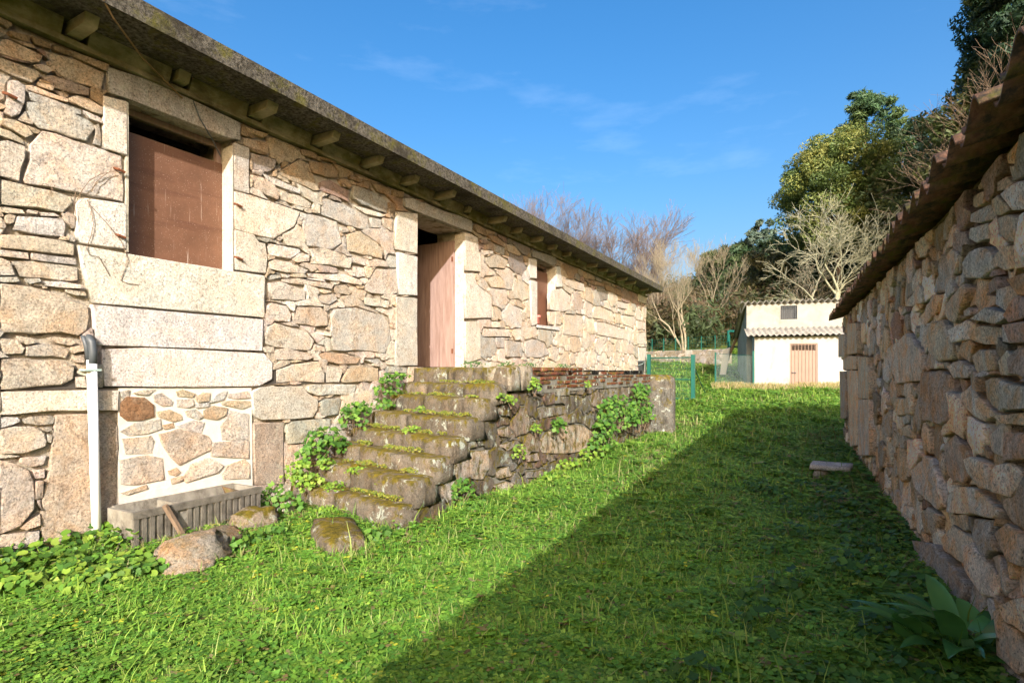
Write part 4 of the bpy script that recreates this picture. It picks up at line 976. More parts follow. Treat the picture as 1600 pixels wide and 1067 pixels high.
# pot and bucket
yp, zp = WN2[0] + .13, 2.522
m = MB(); m.lathe((HX - .085, yp, zp), [(.001, 0), (.07, 0), (.088, .12), (.1, .122), (.104, .17), (.092, .172), (.08, .13), (.001, .128)], 20)
tag(m.build('flower_pot', M_POT, None, True), 'small red plastic flower pot on the sill of the narrow window', 'flower pot')
x, y = HX + .36, Y1 - .30
m = MB(); zb = TERR_Z - .03
x, y, _ = at_depth(998, 575, 18.55)
bk = thing('bucket', 'dark grey bucket by the far corner of the house', 'bucket', (x, y, gz(x, y)))
zb = CAMZ + (HY - 592) / FPX * 18.55
m = MB(); m.lathe((x, y, zb), [(.001, 0), (.15, 0), (.195, .58), (.205, .58), (.205, .61), (.185, .61), (.14, .02), (.001, .02)], 24); m.build('body', M_BUCKET, bk, True)
m = MB(); m.tube([(x - .2, y, zb + .59), (x - .16, y - .12, zb + .5), (x, y - .21, zb + .44), (x + .16, y - .12, zb + .5), (x + .2, y, zb + .59)], .006, 6); m.build('handle', M_WIRE, bk)
m = MB(); m.box(x - .3, x + .3, y - .3, y + .3, gz(x, y) - .1, zb - .002); tag(m.build('block_plinth', M_CONC), 'concrete block carrying the grey bucket at the house corner', 'block')
# cables at the eave
def cable(name, label, pts, r, mat):
    m = MB(); m.tube(pts, r, 6); return tag(m.build(name, mat), label, 'cable')
def hp(px, py, d): y, z = on_x(px, py, HX + d); return (HX + d, y, z)
cable('cable', 'thin pale cable running down from the roof edge to the lintel', [hp(158, -6, .57), hp(178, 30, .50), hp(222, 90, .20), hp(250, 118, .09), hp(285, 154, .04)], .007, M_WOOD)
cable('cable', 'short black cable hanging in front of the boarded window', [hp(302, 158, .04), hp(312, 185, .05), hp(330, 215, .02), hp(345, 245, -.12)], .006, M_BLACKPVC)
def vine(pts, r=.0026):
    m = MB(); m.tube([hp(a, b, .022) for a, b in pts], r, 5); return m
vn = thing('dry_vine', 'leafless dry vine stems creeping over the wall left of the boarded window', 'vine', hp(125, 375, .03))
for pts in ([(121, 312), (128, 298), (140, 282), (158, 272), (178, 268), (192, 270)], [(136, 312), (143, 330), (146, 350), (142, 370), (135, 388), (140, 398), (155, 402), (165, 420), (172, 432)], [(140, 320), (155, 336), (172, 355), (190, 378), (200, 405), (192, 428), (188, 438), (200, 443), (216, 445)], [(143, 300), (150, 285), (160, 276), (175, 266)], [(118, 300), (116, 322), (120, 345)]):
    vine(pts).build('stem', M_BARKD, vn)

# ------------------------------------------------------------------ white outbuilding
WA = math.radians(28.75 - 0) ; fdir = Vector((math.cos(math.radians(11.0 + 0)), math.sin(math.radians(11.0)), 0))
# front runs along fdir (to the right), depth along ddir
fx = math.atan2(0, 1)
ang = A - math.radians(90 - 72.3)        # direction of the front wall in the world
fdir = Vector((math.cos(ang), math.sin(ang), 0)); ddir = Vector((-math.sin(ang), math.cos(ang), 0))
P0 = Vector(at_depth(1179, 610, 22.6)); G0 = P0.z - .35
P0.z = 0
def wp(u, d, z): q = P0 + fdir * u + ddir * d; return (q.x, q.y, z)
zpx = lambda py, Z=22.6: CAMZ + (HY - py) / FPX * Z
ob = thing('white_outbuilding', 'white rendered outbuilding with corrugated lean-to roof behind the lawn', 'outbuilding', (P0.x, P0.y, G0 + .35))
Lw = 6.5; dl_ = .95; ZL, ZM = zpx(527), zpx(475, 23.4) - .02
def wbox(mb, u0, u1, d0, d1, z0, z1):
    mb.hexa([wp(u0, d0, z0), wp(u1, d0, z0), wp(u1, d1, z0), wp(u0, d1, z0)], [wp(u0, d0, z1), wp(u1, d0, z1), wp(u1, d1, z1), wp(u0, d1, z1)])
du0, du1, dz0, dz1 = None, None, None, None
def u_at(px, d):   # along-front coordinate of a pixel column
    uu = (px - CX) / FPX; rx, ry = -sa + uu * ca, ca + uu * sa
    Mx = Matrix(((rx, -fdir.x), (ry, -fdir.y))); q = P0 + ddir * d
    s2 = Mx.inverted() @ Vector((q.x, q.y)); return s2[1]
du0, du1 = u_at(1234, 0), u_at(1277.5, 0); dz1 = zpx(537.5)
m = MB(); wbox(m, 0, du0, 0, .2, G0, ZL); wbox(m, du1, Lw, 0, .2, G0, ZL); wbox(m, du0, du1, 0, .2, dz1, ZL); wbox(m, 0, .2, .201, dl_, G0, ZL + .05)
m.build('wall', M_WHITE, ob)
wu0, wu1, wz0, wz1 = u_at(1220, dl_), u_at(1245.5, dl_), zpx(500, 23.4), zpx(479, 23.4)
um = u_at(1166.5, dl_)
m = MB(); wbox(m, um, wu0, dl_ + .001, dl_ + .2, G0, ZM); wbox(m, wu1, Lw, dl_ + .001, dl_ + .2, G0, ZM); wbox(m, wu0, wu1, dl_ + .001, dl_ + .2, G0, wz0); wbox(m, wu0, wu1, dl_ + .001, dl_ + .2, wz1, ZM)
m.hexa([wp(um, dl_ + .201, G0), wp(um + .2, dl_ + .201, G0), wp(um + .2, dl_ + 4.5, G0), wp(um, dl_ + 4.5, G0)], [wp(um, dl_ + .201, ZM), wp(um + .2, dl_ + .201, ZM), wp(um + .2, dl_ + 4.5, ZM - 1.3), wp(um, dl_ + 4.5, ZM - 1.3)])
m.build('wall', M_WHITE2, ob)
m = MB(); wbox(m, um + .3, Lw, dl_ + .3, dl_ + .35, G0, ZM - .1); m.build('dark_backing', M_DARK, ob)  # dark sheet close behind the window grid, room shade put into its colour
def corrugated(u0, u1, d0, z0, d1, z1, pitch, amp, name):
    n = int((u1 - u0) / pitch * 8); V = []; F = []
    for th_ in (0, .012):
        for i in range(n + 1):
            u = u0 + (u1 - u0) * i / n; w = amp * math.sin(2 * math.pi * u / pitch)
            V.append(wp(u, d0, z0 + w + th_)); V.append(wp(u, d1, z1 + w + th_))
    k = 2 * (n + 1)
    for i in range(n):
        a = 2 * i; F += [(a, a + 1, a + 3, a + 2), (k + a, k + a + 2, k + a + 3, k + a + 1), (a, a + 2, k + a + 2, k + a)]
    F += [(0, k, k + 1, 1), (2 * n, 2 * n + 1, k + 2 * n + 1, k + 2 * n)]
    return mesh_obj(name, V, F, M_FIBRE, ob, None, True)
corrugated(-.32, Lw, -.28, ZL + .05, dl_, zpx(513, 23.4), .21, .035, 'lean_to_roof')
corrugated(um - .25, Lw, dl_ - .22, ZM + .09, dl_ + 4.6, ZM - 1.25, .23, .045, 'roof')
m = MB()
nb = 7
dr = MB(); wbox(dr, du0 + .05, du1 - .05, .06, .075, P0.z + zpx(611) - .1, dz1 - .28); door2 = dr.build('door', M_TAN, ob)
for k in range(nb):
    u0 = du0 + .055 + (du1 - du0 - .11) * k / nb; m = MB(); wbox(m, u0 + .012, u0 + (du1 - du0 - .11) / nb - .012, .035, .059, zpx(611) - .1, dz1 - .285); m.build('plank', M_TAN, door2)
m = MB(); wbox(m, du0 + .001, du0 + .05, .03, .1, G0, dz1 - .05); wbox(m, du1 - .05, du1 - .001, .03, .1, G0, dz1 - .05); wbox(m, du0 + .001, du1 - .001, .03, .1, dz1 - .049, dz1 - .001); m.build('door_frame', M_TAN, ob)
m = MB(); wbox(m, du0 + .08, du0 + .24, -.02, .03, zpx(582) - .01, zpx(582) + .015); m.build('door_handle', M_BUCKET, door2)
m = MB()
for k in range(8):
    u0 = du0 + .08 + (du1 - du0 - .16) * k / 7; wbox(m, u0 - .008, u0 + .008, .05, .065, dz1 - .28, dz1 - .05)
for k in range(3): wbox(m, du0 + .05, du1 - .05, .066, .078, dz1 - .25 + k * .08, dz1 - .238 + k * .08)
m.build('door_grille', M_TAN, door2)
m = MB()
for k in range(9):
    u0 = wu0 + (wu1 - wu0) * k / 8; wbox(m, u0 - .008, u0 + .008, dl_ - .012, dl_ + .012, wz0, wz1)
for k in range(8):
    z0 = wz0 + (wz1 - wz0) * k / 7; wbox(m, wu0, wu1, dl_ + .013, dl_ + .03, z0 - .008, z0 + .008)
g_ = m.build('window', M_BUCKET, ob)

# ------------------------------------------------------------------ green gate and chain link fence
GP = Vector(gp(1083, 627)); GL = Vector(gp(1013, 622)); GL = Vector(at_depth(1014, 600, 18.9)); GL.z = gz(GL.x, GL.y)
gt = thing('mesh_gate', 'green welded mesh gate between house corner and lawn', 'gate', ((GP.x + GL.x) / 2, (GP.y + GL.y) / 2, gz((GP.x + GL.x) / 2, (GP.y + GL.y) / 2)))
depthP = -GP.x * sa + GP.y * ca
ztop = CAMZ + (HY - 556) / FPX * depthP; zmid = CAMZ + (HY - 593) / FPX * depthP
def post(parent, x, y, z0, z1, s=.05, name='post'):
    m = MB(); m.box(x - s, x + s, y - s, y + s, z0, z1); m.box(x - s - .006, x + s + .006, y - s - .006, y + s + .006, z1 + .001, z1 + .02); return m.build(name, M_GREEN, parent)
post(gt, GP.x, GP.y, GP.z - .2, ztop + .02, .06); post(gt, GL.x, GL.y, GL.z - .2, ztop + .06, .055)
def lr(t, z): q = GL.lerp(GP, t); return (q.x, q.y, z)
zbt = GP.z + .07
for z in (ztop - .05, zmid, zbt):
    m = MB(); m.tube([lr(.04, z), lr(.96, z)], .02, 6); m.build('rail', M_GREEN, gt)
m = MB()
for k in range(30):
    t_ = .05 + .9 * k / 29; m.tube([lr(t_, zbt), lr(t_, ztop - .04)], .003, 4, caps=False)
for k in range(10):
    z = zbt + (ztop - zbt) * k / 10; m.tube([lr(.04, z + .02), lr(.96, z + .02)], .003, 4, caps=False)
m.build('wire_mesh', M_GREEN, gt)
m = MB(); q = Vector(gp(1103, 615)); m.tube([(GP.x, GP.y, CAMZ + (HY - 570) / FPX * depthP), (q.x, q.y, q.z - .05)], .022, 6); m.build('brace', M_GREEN, gt)
FE = Vector(wp(-.05, -.12, 0)); FE.z = gz(FE.x, FE.y)
cf = thing('chain_link_fence', 'chain link fence running from the green gate post to the white outbuilding', 'fence', ((GP.x + FE.x) / 2, (GP.y + FE.y) / 2, gz((GP.x + FE.x) / 2, (GP.y + FE.y) / 2)))
zft = CAMZ + (HY - 549) / FPX * 22.6
post(cf, FE.x, FE.y, FE.z - .3, zft, .035)
fh = 1.35; S0 = Vector(at_depth(1118, 600, 24.5)); S0.z = gz(S0.x, S0.y)
m = MB(); Lf = (FE - S0).length; nw = int(Lf / .075)
fz0 = lambda t: S0.z + (FE.z - S0.z) * t; 
for k in range(-int(fh / .075), nw):
    for sgn in (1, -1):
        t0, t1 = k * .075 / Lf, (k * .075 + fh) / Lf
        a_, b_ = max(t0, 0), min(t1, 1)
        if b_ <= a_: continue
        h0, h1 = (a_ - t0) * Lf, (b_ - t0) * Lf
        if sgn < 0: h0, h1 = fh - h0, fh - h1
        qa, qb = S0.lerp(FE, a_), S0.lerp(FE, b_)
        m.tube([(qa.x, qa.y, fz0(a_) + h0 + .05), (qb.x, qb.y, fz0(b_) + h1 + .05)], .0026, 3, caps=False)
m.build('wire_mesh', M_WIRE, cf)
post(cf, S0.x, S0.y, S0.z - .2, S0.z + fh + .08, .03)
m = MB(); m.tube([(S0.x, S0.y, S0.z + fh + .05), (FE.x, FE.y, FE.z + fh + .05)], .01, 5); m.build('rail', M_GREEN, cf)
# low field wall behind the lawn, far fence, swing frame
def along(px0, px1, Z0, Z1, py0, py1, t):
    Zt = 1 / ((1 - t) / Z0 + t / Z1) if False else Z0 + (Z1 - Z0) * t
    return at_depth(px0 + (px1 - px0) * t, py0 + (py1 - py0) * t, Zt)
fa, fb = Vector(at_depth(985, 566, 37)), Vector(at_depth(1140, 564, 31))
fw = thing('field_wall', 'low rough stone wall at the far edge of the lawn', 'wall', ((fa.x + fb.x) / 2, (fa.y + fb.y) / 2, fa.z))
m = MB(); dv = (fb - fa); nrm = Vector((-dv.y, dv.x, 0)).normalized() * .2
h_ = .68
m.hexa([(fa.x + nrm.x, fa.y + nrm.y, fa.z - .8), (fa.x - nrm.x, fa.y - nrm.y, fa.z - .8), (fb.x - nrm.x, fb.y - nrm.y, fb.z - .8), (fb.x + nrm.x, fb.y + nrm.y, fb.z - .8)][::-1],
       [(fa.x + nrm.x, fa.y + nrm.y, fa.z + h_ - .05), (fa.x - nrm.x, fa.y - nrm.y, fa.z + h_ - .05), (fb.x - nrm.x, fb.y - nrm.y, fb.z + h_ - .05), (fb.x + nrm.x, fb.y + nrm.y, fb.z + h_ - .05)][::-1])
fcore = m.build('core', M_SHMORT, fw)
side = 1 if nrm.dot(Vector((0 - fa.x, 0 - fa.y, 0))) > 0 else -1
nu = nrm.normalized() * side; dvn = Vector((dv.x, dv.y, 0)); Ld = dvn.length; dvn.normalize()
def fplace(s_, z_, d): q = fa + dvn * s_ + nu * (.2 + d); return (q.x, q.y, fa.z + (fb.z - fa.z) * s_ / Ld + z_)
FWL = Wall(0, Ld, -.1, h_, .03, fplace)
FWL.fill([.2, .15, .11, .08], 1.3, lambda x, z, r: pcol(R.choice(['g', 'w', 'd', 'p', 'gd'])) * .8, tries=700)
FWL.build(fcore, {'rubble': M_STONE}, 120)
m = MB()
for k in range(9):
    q = fa.lerp(fb, k / 8); m.tube([(q.x, q.y, q.z + h_ - .1), (q.x, q.y, q.z + h_ + .85)], .03, 5)
mf = thing('far_fence', 'thin green wire fence standing on the far field wall', 'fence', (fa.x, fa.y, fa.z + h_ - .1))
for k in range(9):
    q = fa.lerp(fb, k / 8); m = MB(); m.tube([(q.x, q.y, q.z + h_ - .1), (q.x, q.y, q.z + h_ + .8)], .03, 5); m.build('post', M_GREEN, mf)
m = MB()
for k in range(5): m.tube([tuple(fa + Vector((0, 0, h_ + .05 + k * .17))), tuple(fb + Vector((0, 0, h_ + .05 + k * .17)))], .006, 4)
for k in range(40):
    q = fa.lerp(fb, k / 39); m.tube([(q.x, q.y, q.z + h_ - .05), (q.x, q.y, q.z + h_ + .75)], .005, 3)
m.build('wire_mesh', M_GREEN, mf)
sw = Vector(at_depth(1146, 560, 28)); sg = gz(sw.x, sw.y)
fr = thing('swing_frame', 'dark green metal frame with a leaning timber beside the white outbuilding', 'frame', (sw.x, sw.y, sg))
fp_ = lambda px, py, Z=28: at_depth(px, py, Z)
for a_, b_ in (((1138, 562), (1138, 516)), ((1154, 562), (1154, 516)), ((1137, 517.5), (1156, 517.5)), ((1138, 542), (1156, 542))):
    m = MB(); m.tube([fp_(*a_), fp_(*b_)], .055, 6); m.build('bar', M_GREEN, fr)
m = MB(); m.tube([fp_(1158, 512, 27.6), fp_(1137, 560, 27.6)], .07, 5); m.build('timber', M_WOOD, fr)
x, y, z = at_depth(1131, 566, 27); 
m = MB(); m.hexa([(x - .18, y - .08, z - .6), (x + .1, y - .08, z - .6), (x + .1, y + .08, z - .6), (x - .18, y + .08, z - .6)], [(x - .02, y - .08, z + .62), (x + .3, y - .08, z + .72), (x + .3, y + .08, z + .72), (x - .02, y + .08, z + .62)])
tag(m.build('leaning_slab', M_CREAM), 'pale stone slab leaning at the end of the far field wall', 'slab')

# ------------------------------------------------------------------ trees
class Tree:
    def __init__(s, seed, minr=.009): s.minr = minr; s.r = random.Random(seed); s.mb = MB(); s.tips = []
    def grow(s, p, d, L, rad, lvl, maxl, spread, segs=3, up=.15, kids=(3, 4), shrink=.68, wob=.18):
        r = s.r; pts = [p.copy()]; rads = [rad]; q = p.copy(); dd = d.normalized()
        for i in range(segs):
            dd = (dd + Vector((r.gauss(0, wob), r.gauss(0, wob), r.gauss(0, wob * .6) + up * (.5 if lvl else .2)))).normalized()
            q = q + dd * (L / segs); pts.append(q.copy()); rads.append(max(rad * (1 - (i + 1) / segs * .45), s.minr))
        s.mb.tube(pts, rads, 6 if lvl == 0 else (4 if lvl < 2 else 3), caps=False)
        if lvl >= maxl: s.tips.append((q.copy(), dd.copy())); return
        k = r.randint(*kids)
        for i in range(k):
            t = r.uniform(.35, 1.0) if i else 1.0
            j = min(int(t * segs), segs - 1); f = t * segs - j; st_ = pts[j].lerp(pts[j + 1], f)
            ax_ = Vector((r.gauss(0, 1), r.gauss(0, 1), r.gauss(0, .5))); ax_ = (ax_ - dd * ax_.dot(dd)).normalized()
            nd_ = (dd + ax_ * spread * r.uniform(.6, 1.25)).normalized()
            s.grow(st_, nd_, L * shrink * r.uniform(.75, 1.15), max(rads[j] * r.uniform(.5, .68), s.minr), lvl + 1, maxl, spread, max(2, segs - (lvl > 0)), up, kids, shrink, wob)
def bare_tree(label, base, H, seed, mat, maxl=4, spread=.62, rad=None, stems=1, up=.18, kids=(3, 4), cat='tree', group=None, lean=(0, 0), name='bare_tree', trunkf=.34, shrink=.7):
    t = thing(name, label, cat, base, group); T = Tree(seed, .009 if base[1] > 38 else .0055); b = Vector(base)
    for k in range(stems):
        d = Vector((lean[0] + T.r.gauss(0, .10 if stems == 1 else .26), lean[1] + T.r.gauss(0, .10 if stems == 1 else .26), 1))
        T.grow(b - Vector((0, 0, .2)), d, H * trunkf, (rad or H * .018), 0, maxl, spread, 4, up, kids, shrink)
    zs = np.array([p[2] for p in T.mb.v]); f = H / max(zs.max() - b.z, .1)
    T.mb.v = [tuple(b + (Vector(p) - b) * f) for p in T.mb.v]
    # split trunk (first tubes) from branches
    T.mb.build('branches', mat, t, True)
    return t, T
def leaf_cloud(centers, radii, per, size, cols, seed, flat=.75, elong=1.5, shell=.5):
    rg = np.random.default_rng(seed); n = len(centers) * per
    c = np.repeat(np.asarray(centers, float), per, 0); rr = np.repeat(np.asarray(radii, float), per)
    d = rg.normal(size=(n, 3)); d /= np.linalg.norm(d, axis=1)[:, None]
    rad = rr * (shell + (1 - shell) * rg.random(n)) ** .6
    P = c + d * rad[:, None] * np.array([1, 1, flat])
    nrm = d * .7 + rg.normal(size=(n, 3)) * .6 + np.array([0, 0, .35]); nrm /= np.linalg.norm(nrm, axis=1)[:, None]
    t = np.cross(nrm, rg.normal(size=(n, 3))); t /= np.linalg.norm(t, axis=1)[:, None]; b = np.cross(nrm, t)
    s = size * rg.uniform(.6, 1.3, n)[:, None]
    v = np.stack([P - t * s * elong, P - b * s * .5 + t * s * .1, P + t * s * elong, P + b * s * .5 + t * s * .1], 1).reshape(-1, 3)
    ci = np.asarray(cols, float); base = ci[rg.integers(0, len(ci), len(centers))]
    col = np.repeat(base, per, 0) * 1.35 * rg.uniform(.7, 1.3, (n, 1)); col = np.repeat(col, 4, 0)
    return v, np.arange(n * 4), np.clip(col, 0, 1)
def crown_centers(c, r, n, seed, lumpy=.25, fill=.35):
    rg = np.random.default_rng(seed); out_ = []
    lob = rg.normal(size=(7, 3)); lob /= np.linalg.norm(lob, axis=1)[:, None]
    while len(out_) < n:
        d = rg.normal(size=3); d /= np.linalg.norm(d)
        k = 1 + lumpy * (max(0, (lob @ d).max() - .6) * 2.2 - .35) + rg.normal() * .06
        q = (fill + (1 - fill) * rg.random()) ** .5 * k
        out_.append(np.asarray(c) + d * q * np.asarray(r))
    return out_
def leafy_tree(name, label, base, c, r, nclump, per, size, cols, seed, group=None, clump=.2, bark=M_BARKD, trunk_r=.22, elong=1.5, lumpy=.3, fill=.3, mat=None):
    t = thing(name, label, 'tree', base, group)
    cen = crown_centers(c, r, nclump, seed, lumpy, fill); rm = float(np.mean(r))
    rg = np.random.default_rng(seed + 5)
    v, l, col = leaf_cloud(cen, clump * rm * rg.uniform(.7, 1.3, nclump), per, size, cols, seed + 1, elong=elong)
    big_mesh('crown', v, l, 4, mat or M_LEAF, t, col, origin=tuple(c))
    m = MB(); b = Vector(base); top = Vector(c) + Vector((0, 0, r[2] * .4))
    m.tube([b - Vector((0, 0, .3)), b.lerp(top, .35) + Vector((.1, .1, 0)), b.lerp(top, .7), top], [trunk_r, trunk_r * .8, trunk_r * .5, trunk_r * .15], 7, caps=False)
    for q in cen[::max(1, nclump // 14)]:
        k = rg.uniform(.35, .75); a_ = b.lerp(top, k); m.tube([a_, a_.lerp(Vector(q), .6) + Vector((0, 0, .2)), Vector(q)], [trunk_r * .35, trunk_r * .2, .02], 4, caps=False)
    m.build('trunk', bark, t, True)
    return t
def g_at(px, Z):
    x, y, _ = at_depth(px, HY, Z); return (x, y, gz(x, y))
def top_h(py, Z, base): return CAMZ + (HY - py) / FPX * Z - base[2]
# bare trees behind the house roof
for k, (px, Z, py, lab) in enumerate([(800, 52, 300, 'leafless tree farthest left behind the house roof'), (862, 50, 302, 'leafless tree second from left above the house roof, tall rounded crown'), (925, 52, 318, 'leafless tree third from left above the house roof'),
                                      (990, 49, 332, 'leafless tree with broad twiggy crown above the far roof end')]):
    b = g_at(px, Z); bare_tree(lab, b, top_h(py, Z, b), 20 + k, M_TWIG, 5, .56, .17, 1, .22, (4, 5), group='bare trees behind the house', shrink=.72)
for k, (px, Z, py, st_, lab) in enumerate([(1068, 37, 362, 3, 'pale multi-stemmed leafless tree behind the field wall'), (1040, 42, 360, 1, 'slim leafless tree left of the pale multi-stemmed one'), (1100, 43, 368, 1, 'slim leafless tree right of the pale multi-stemmed one')]):
    b = g_at(px, Z); bare_tree(lab, b, top_h(py, Z, b), 41 + k, M_BARK, 5, .40, .12, st_, .34, (3, 4), group='bare trees behind the lawn', trunkf=.5)
for k, px in enumerate((1018, 1034, 1058, 1090, 1106, 1120, 1134, 1150)):
    Z = 40 + (k * 7 % 5) * 1.6; b = g_at(px, Z); py = 440 + (k * 37 % 50)
    bare_tree('%s slender leafless sapling from the house in the thicket behind the field wall' % ['first', 'second', 'third', 'fourth', 'fifth', 'sixth', 'seventh', 'eighth'][k], b, top_h(py, Z, b), 60 + k, M_BARKD, 4, .5, .05, 1, .2, (3, 4), group='saplings behind the field wall', trunkf=.5)
# lichen covered bare tree behind the white outbuilding
b = g_at(1303, 33); bare_tree('spreading lichen-grey leafless tree behind the white outbuilding', b, top_h(296, 33, b), 83, M_BARKG, 5, .85, .20, 1, .05, (3, 5), trunkf=.40, shrink=.72)
b = g_at(1235, 38); bare_tree('brownish leafless tree left of the lichen-grey tree', b, top_h(385, 38, b), 85, M_BARK, 4, .85, .14, 1, .05, (3, 5), trunkf=.3)
# evergreen mimosa, pine, eucalyptus
Z = 40; c = at_depth(1308, 296, Z); b = g_at(1308, Z)
leafy_tree('mimosa_tree', 'dense yellow-green mimosa tree rising behind the outbuilding', b, c, (4.0, 4.0, 4.4), 230, 330, .085, [(.11, .135, .04), (.085, .12, .036), (.15, .165, .045), (.17, .175, .05), (.07, .10, .032)], 3, clump=.20, elong=1.3)
def pine(label, px, pyt, Z, w, seed, cols, group=None, n=46, size=.26, name='pine_tree', lowf=.30):
    b = Vector(g_at(px, Z)); top = Vector(at_depth(px, pyt, Z)); H = top.z - b.z; rg = random.Random(seed)
    t = thing(name, label, 'tree', tuple(b), group); m = MB()
    m.tube([b - Vector((0, 0, .3)), b.lerp(top, .5) + Vector((.15, 0, 0)), top], [H * .014 + .05, H * .010 + .03, .03], 6, caps=False)
    cen = []; rad = []
    for k in range(n):
        f = rg.random() ** .75; z = lowf + (1 - lowf) * f
        a = rg.uniform(0, 2 * math.pi); L_ = w * (1.05 - f ** 1.6) * rg.uniform(.45, 1.1) + .25
        s0 = b.lerp(top, z); e = s0 + Vector((math.cos(a) * L_, math.sin(a) * L_, rg.uniform(.0, .45) * L_ * .6))
        m.tube([s0, s0.lerp(e, .5) + Vector((0, 0, -.05 * L_)), e], [.05, .035, .015], 4, caps=False)
        for q in (1.0, .72, .5):
            if q < 1 and rg.random() < .25: continue
            cen.append(tuple(s0.lerp(e, q) + Vector((rg.gauss(0, .25), rg.gauss(0, .25), rg.gauss(0, .15))))); rad.append(rg.uniform(.35, .7) * max(.6, w / 3.5))
    m.build('trunk', M_BARKD, t, True)
    v, l, col = leaf_cloud(cen, rad, 75 if size > .2 else 170, size, cols, seed, flat=.6, elong=2.3, shell=.2)
    big_mesh('crown', v, l, 4, M_LEAF, t, col, origin=tuple(top)); return t
PC = [(.05, .095, .045), (.07, .115, .05), (.04, .075, .04), (.085, .125, .05)]
pine('tall pine with open tufted crown above the mimosa tree', 1350, 146, 46, 4.4, 5, PC, n=24, size=.10, lowf=.55)
pine('pine leaning out right of the tall open pine, crown nearest the sky gap', 1402, 182, 47, 2.6, 6, PC, n=18, size=.10, lowf=.6)
DC = [(.03, .055, .025), (.045, .075, .03), (.025, .045, .025), (.06, .085, .035), (.075, .085, .04)]
labs = ['dark pine first on the distant ridge left of the outbuilding', 'second ridge pine from the left, slightly taller', 'third ridge pine, broad and dark', 'fourth ridge pine, mid green', 'fifth ridge pine standing in front of the eucalyptus', 'sixth ridge pine just above the outbuilding corner', 'seventh ridge pine behind the brownish leafless tree', 'eighth ridge pine, low and dense above the outbuilding roof']
for k, (px, py, Z, w) in enumerate([(1112, 402, 78, 2.2), (1135, 394, 74, 2.6), (1160, 388, 70, 3.0), (1180, 398, 66, 3.0), (1206, 384, 64, 3.4), (1172, 418, 56, 3.0), (1228, 388, 58, 3.4), (1262, 384, 54, 3.6)]):
    pine(labs[k], px, py, Z, w, 110 + k, DC, 'pines on the ridge', 48, .34, lowf=.12)
Z = 68; c = at_depth(1192, 382, Z); b = g_at(1192, Z)
leafy_tree('eucalyptus_tree', 'blue-green eucalyptus poking above the distant ridge pines', b, c, (1.9, 1.9, 2.6), 60, 60, .22, [(.075, .11, .085), (.06, .09, .07), (.09, .12, .09)], 31)
Z = 27; c = at_depth(1600, 30, Z); b = g_at(1600, Z)
leafy_tree('eucalyptus_tree', 'large dark eucalyptus crown cut by the top right corner', b, c, (2.7, 2.7, 3.6), 160, 260, .085, [(.04, .075, .04), (.055, .09, .05), (.03, .055, .035), (.09, .105, .05)], 33, elong=2.0)
Z = 40; c = at_depth(1452, 235, Z); b = g_at(1452, Z)
leafy_tree('evergreen_tree', 'dark blue-green evergreen behind the tiled eave, beside the pines', b, c, (2.0, 2.0, 2.6), 90, 170, .10, [(.025, .05, .035), (.035, .06, .04), (.05, .075, .04)], 35)
for k, (px, pyc, Z, rx, rz_, lab, cl) in enumerate([
    (1400, 330, 43, 4.2, 4.2, 'broad mid-green tree between mimosa and tiled eave', [(.05, .075, .03), (.07, .09, .035), (.04, .06, .03)]),
    (1455, 330, 36, 3.6, 4.4, 'olive-green tree close behind the tiled eave', [(.07, .08, .03), (.05, .07, .03), (.09, .09, .04)]),
    (1360, 395, 44, 4.0, 3.5, 'green tree low behind the lichen-grey leafless tree', [(.045, .07, .03), (.06, .08, .03), (.035, .055, .028)]),
    (1282, 420, 46, 4.2, 3.4, 'dark shrubby tree just above the outbuilding roof', [(.035, .06, .028), (.05, .075, .03)]),
    (1235, 440, 48, 4.0, 3.0, 'dull brown-green tree above the left end of the outbuilding roof', [(.07, .065, .03), (.05, .055, .028)]),
    (1540, 240, 30, 3.0, 4.2, 'olive tree crown behind the near tile eave, upper right', [(.08, .085, .035), (.06, .075, .03)]),
    (1600, 190, 29, 3.2, 4.2, 'green tree at the right edge above the near tiles', [(.06, .08, .035), (.08, .085, .04)])]):
    c = at_depth(px, pyc, Z); b = g_at(px, Z)
    leafy_tree('evergreen_tree', lab, b, c, (rx, rx, rz_), 85, 190, .12, [tuple(1.3 * q for q in cc) for cc in cl], 50 + k, group='trees on the hillside', clump=.24)
for k, (px, py, Z, lab) in enumerate([(1470, 150, 30, 'twiggy leafless tree left of the top right eucalyptus'), (1530, 95, 27, 'twiggy leafless tree in front of the top right eucalyptus'), (1585, 60, 26, 'twiggy leafless tree at the top right edge')]):
    b = g_at(px + 30, Z); bare_tree(lab, b, top_h(py, Z, b), 140 + k, M_BARKD, 5, .62, .06, 1, .14, (3, 4), group='bare trees on the right hillside', lean=(-.15, -.1), trunkf=.36)
# thicket on the hillside: a mass nobody could count
def thicket():
    rg = np.random.default_rng(9); cen = []; rad = []
    for px, Z in zip(rg.uniform(930, 1700, 900), rg.uniform(37, 95, 900)):
        x, y, _ = at_depth(px, HY, Z)
        if px > 1380: Z = rg.uniform(30, 60); x, y, _ = at_depth(px, HY, Z)
        cen.append((x, y, gz(x, y) + rg.uniform(.2, 2.6))); rad.append(rg.uniform(.9, 2.1))
    v, l, col = leaf_cloud(cen, rad, 150, .14, [(.075, .06, .032), (.06, .06, .028), (.10, .08, .045), (.04, .055, .025), (.085, .065, .04), (.05, .07, .03)], 77, flat=.9, elong=2.2, shell=.1)
    o = big_mesh('undergrowth', v, l, 4, M_LEAF, None, col); tag(o, 'brown-green undergrowth covering the wooded hillside', 'undergrowth', kind='stuff')
thicket()

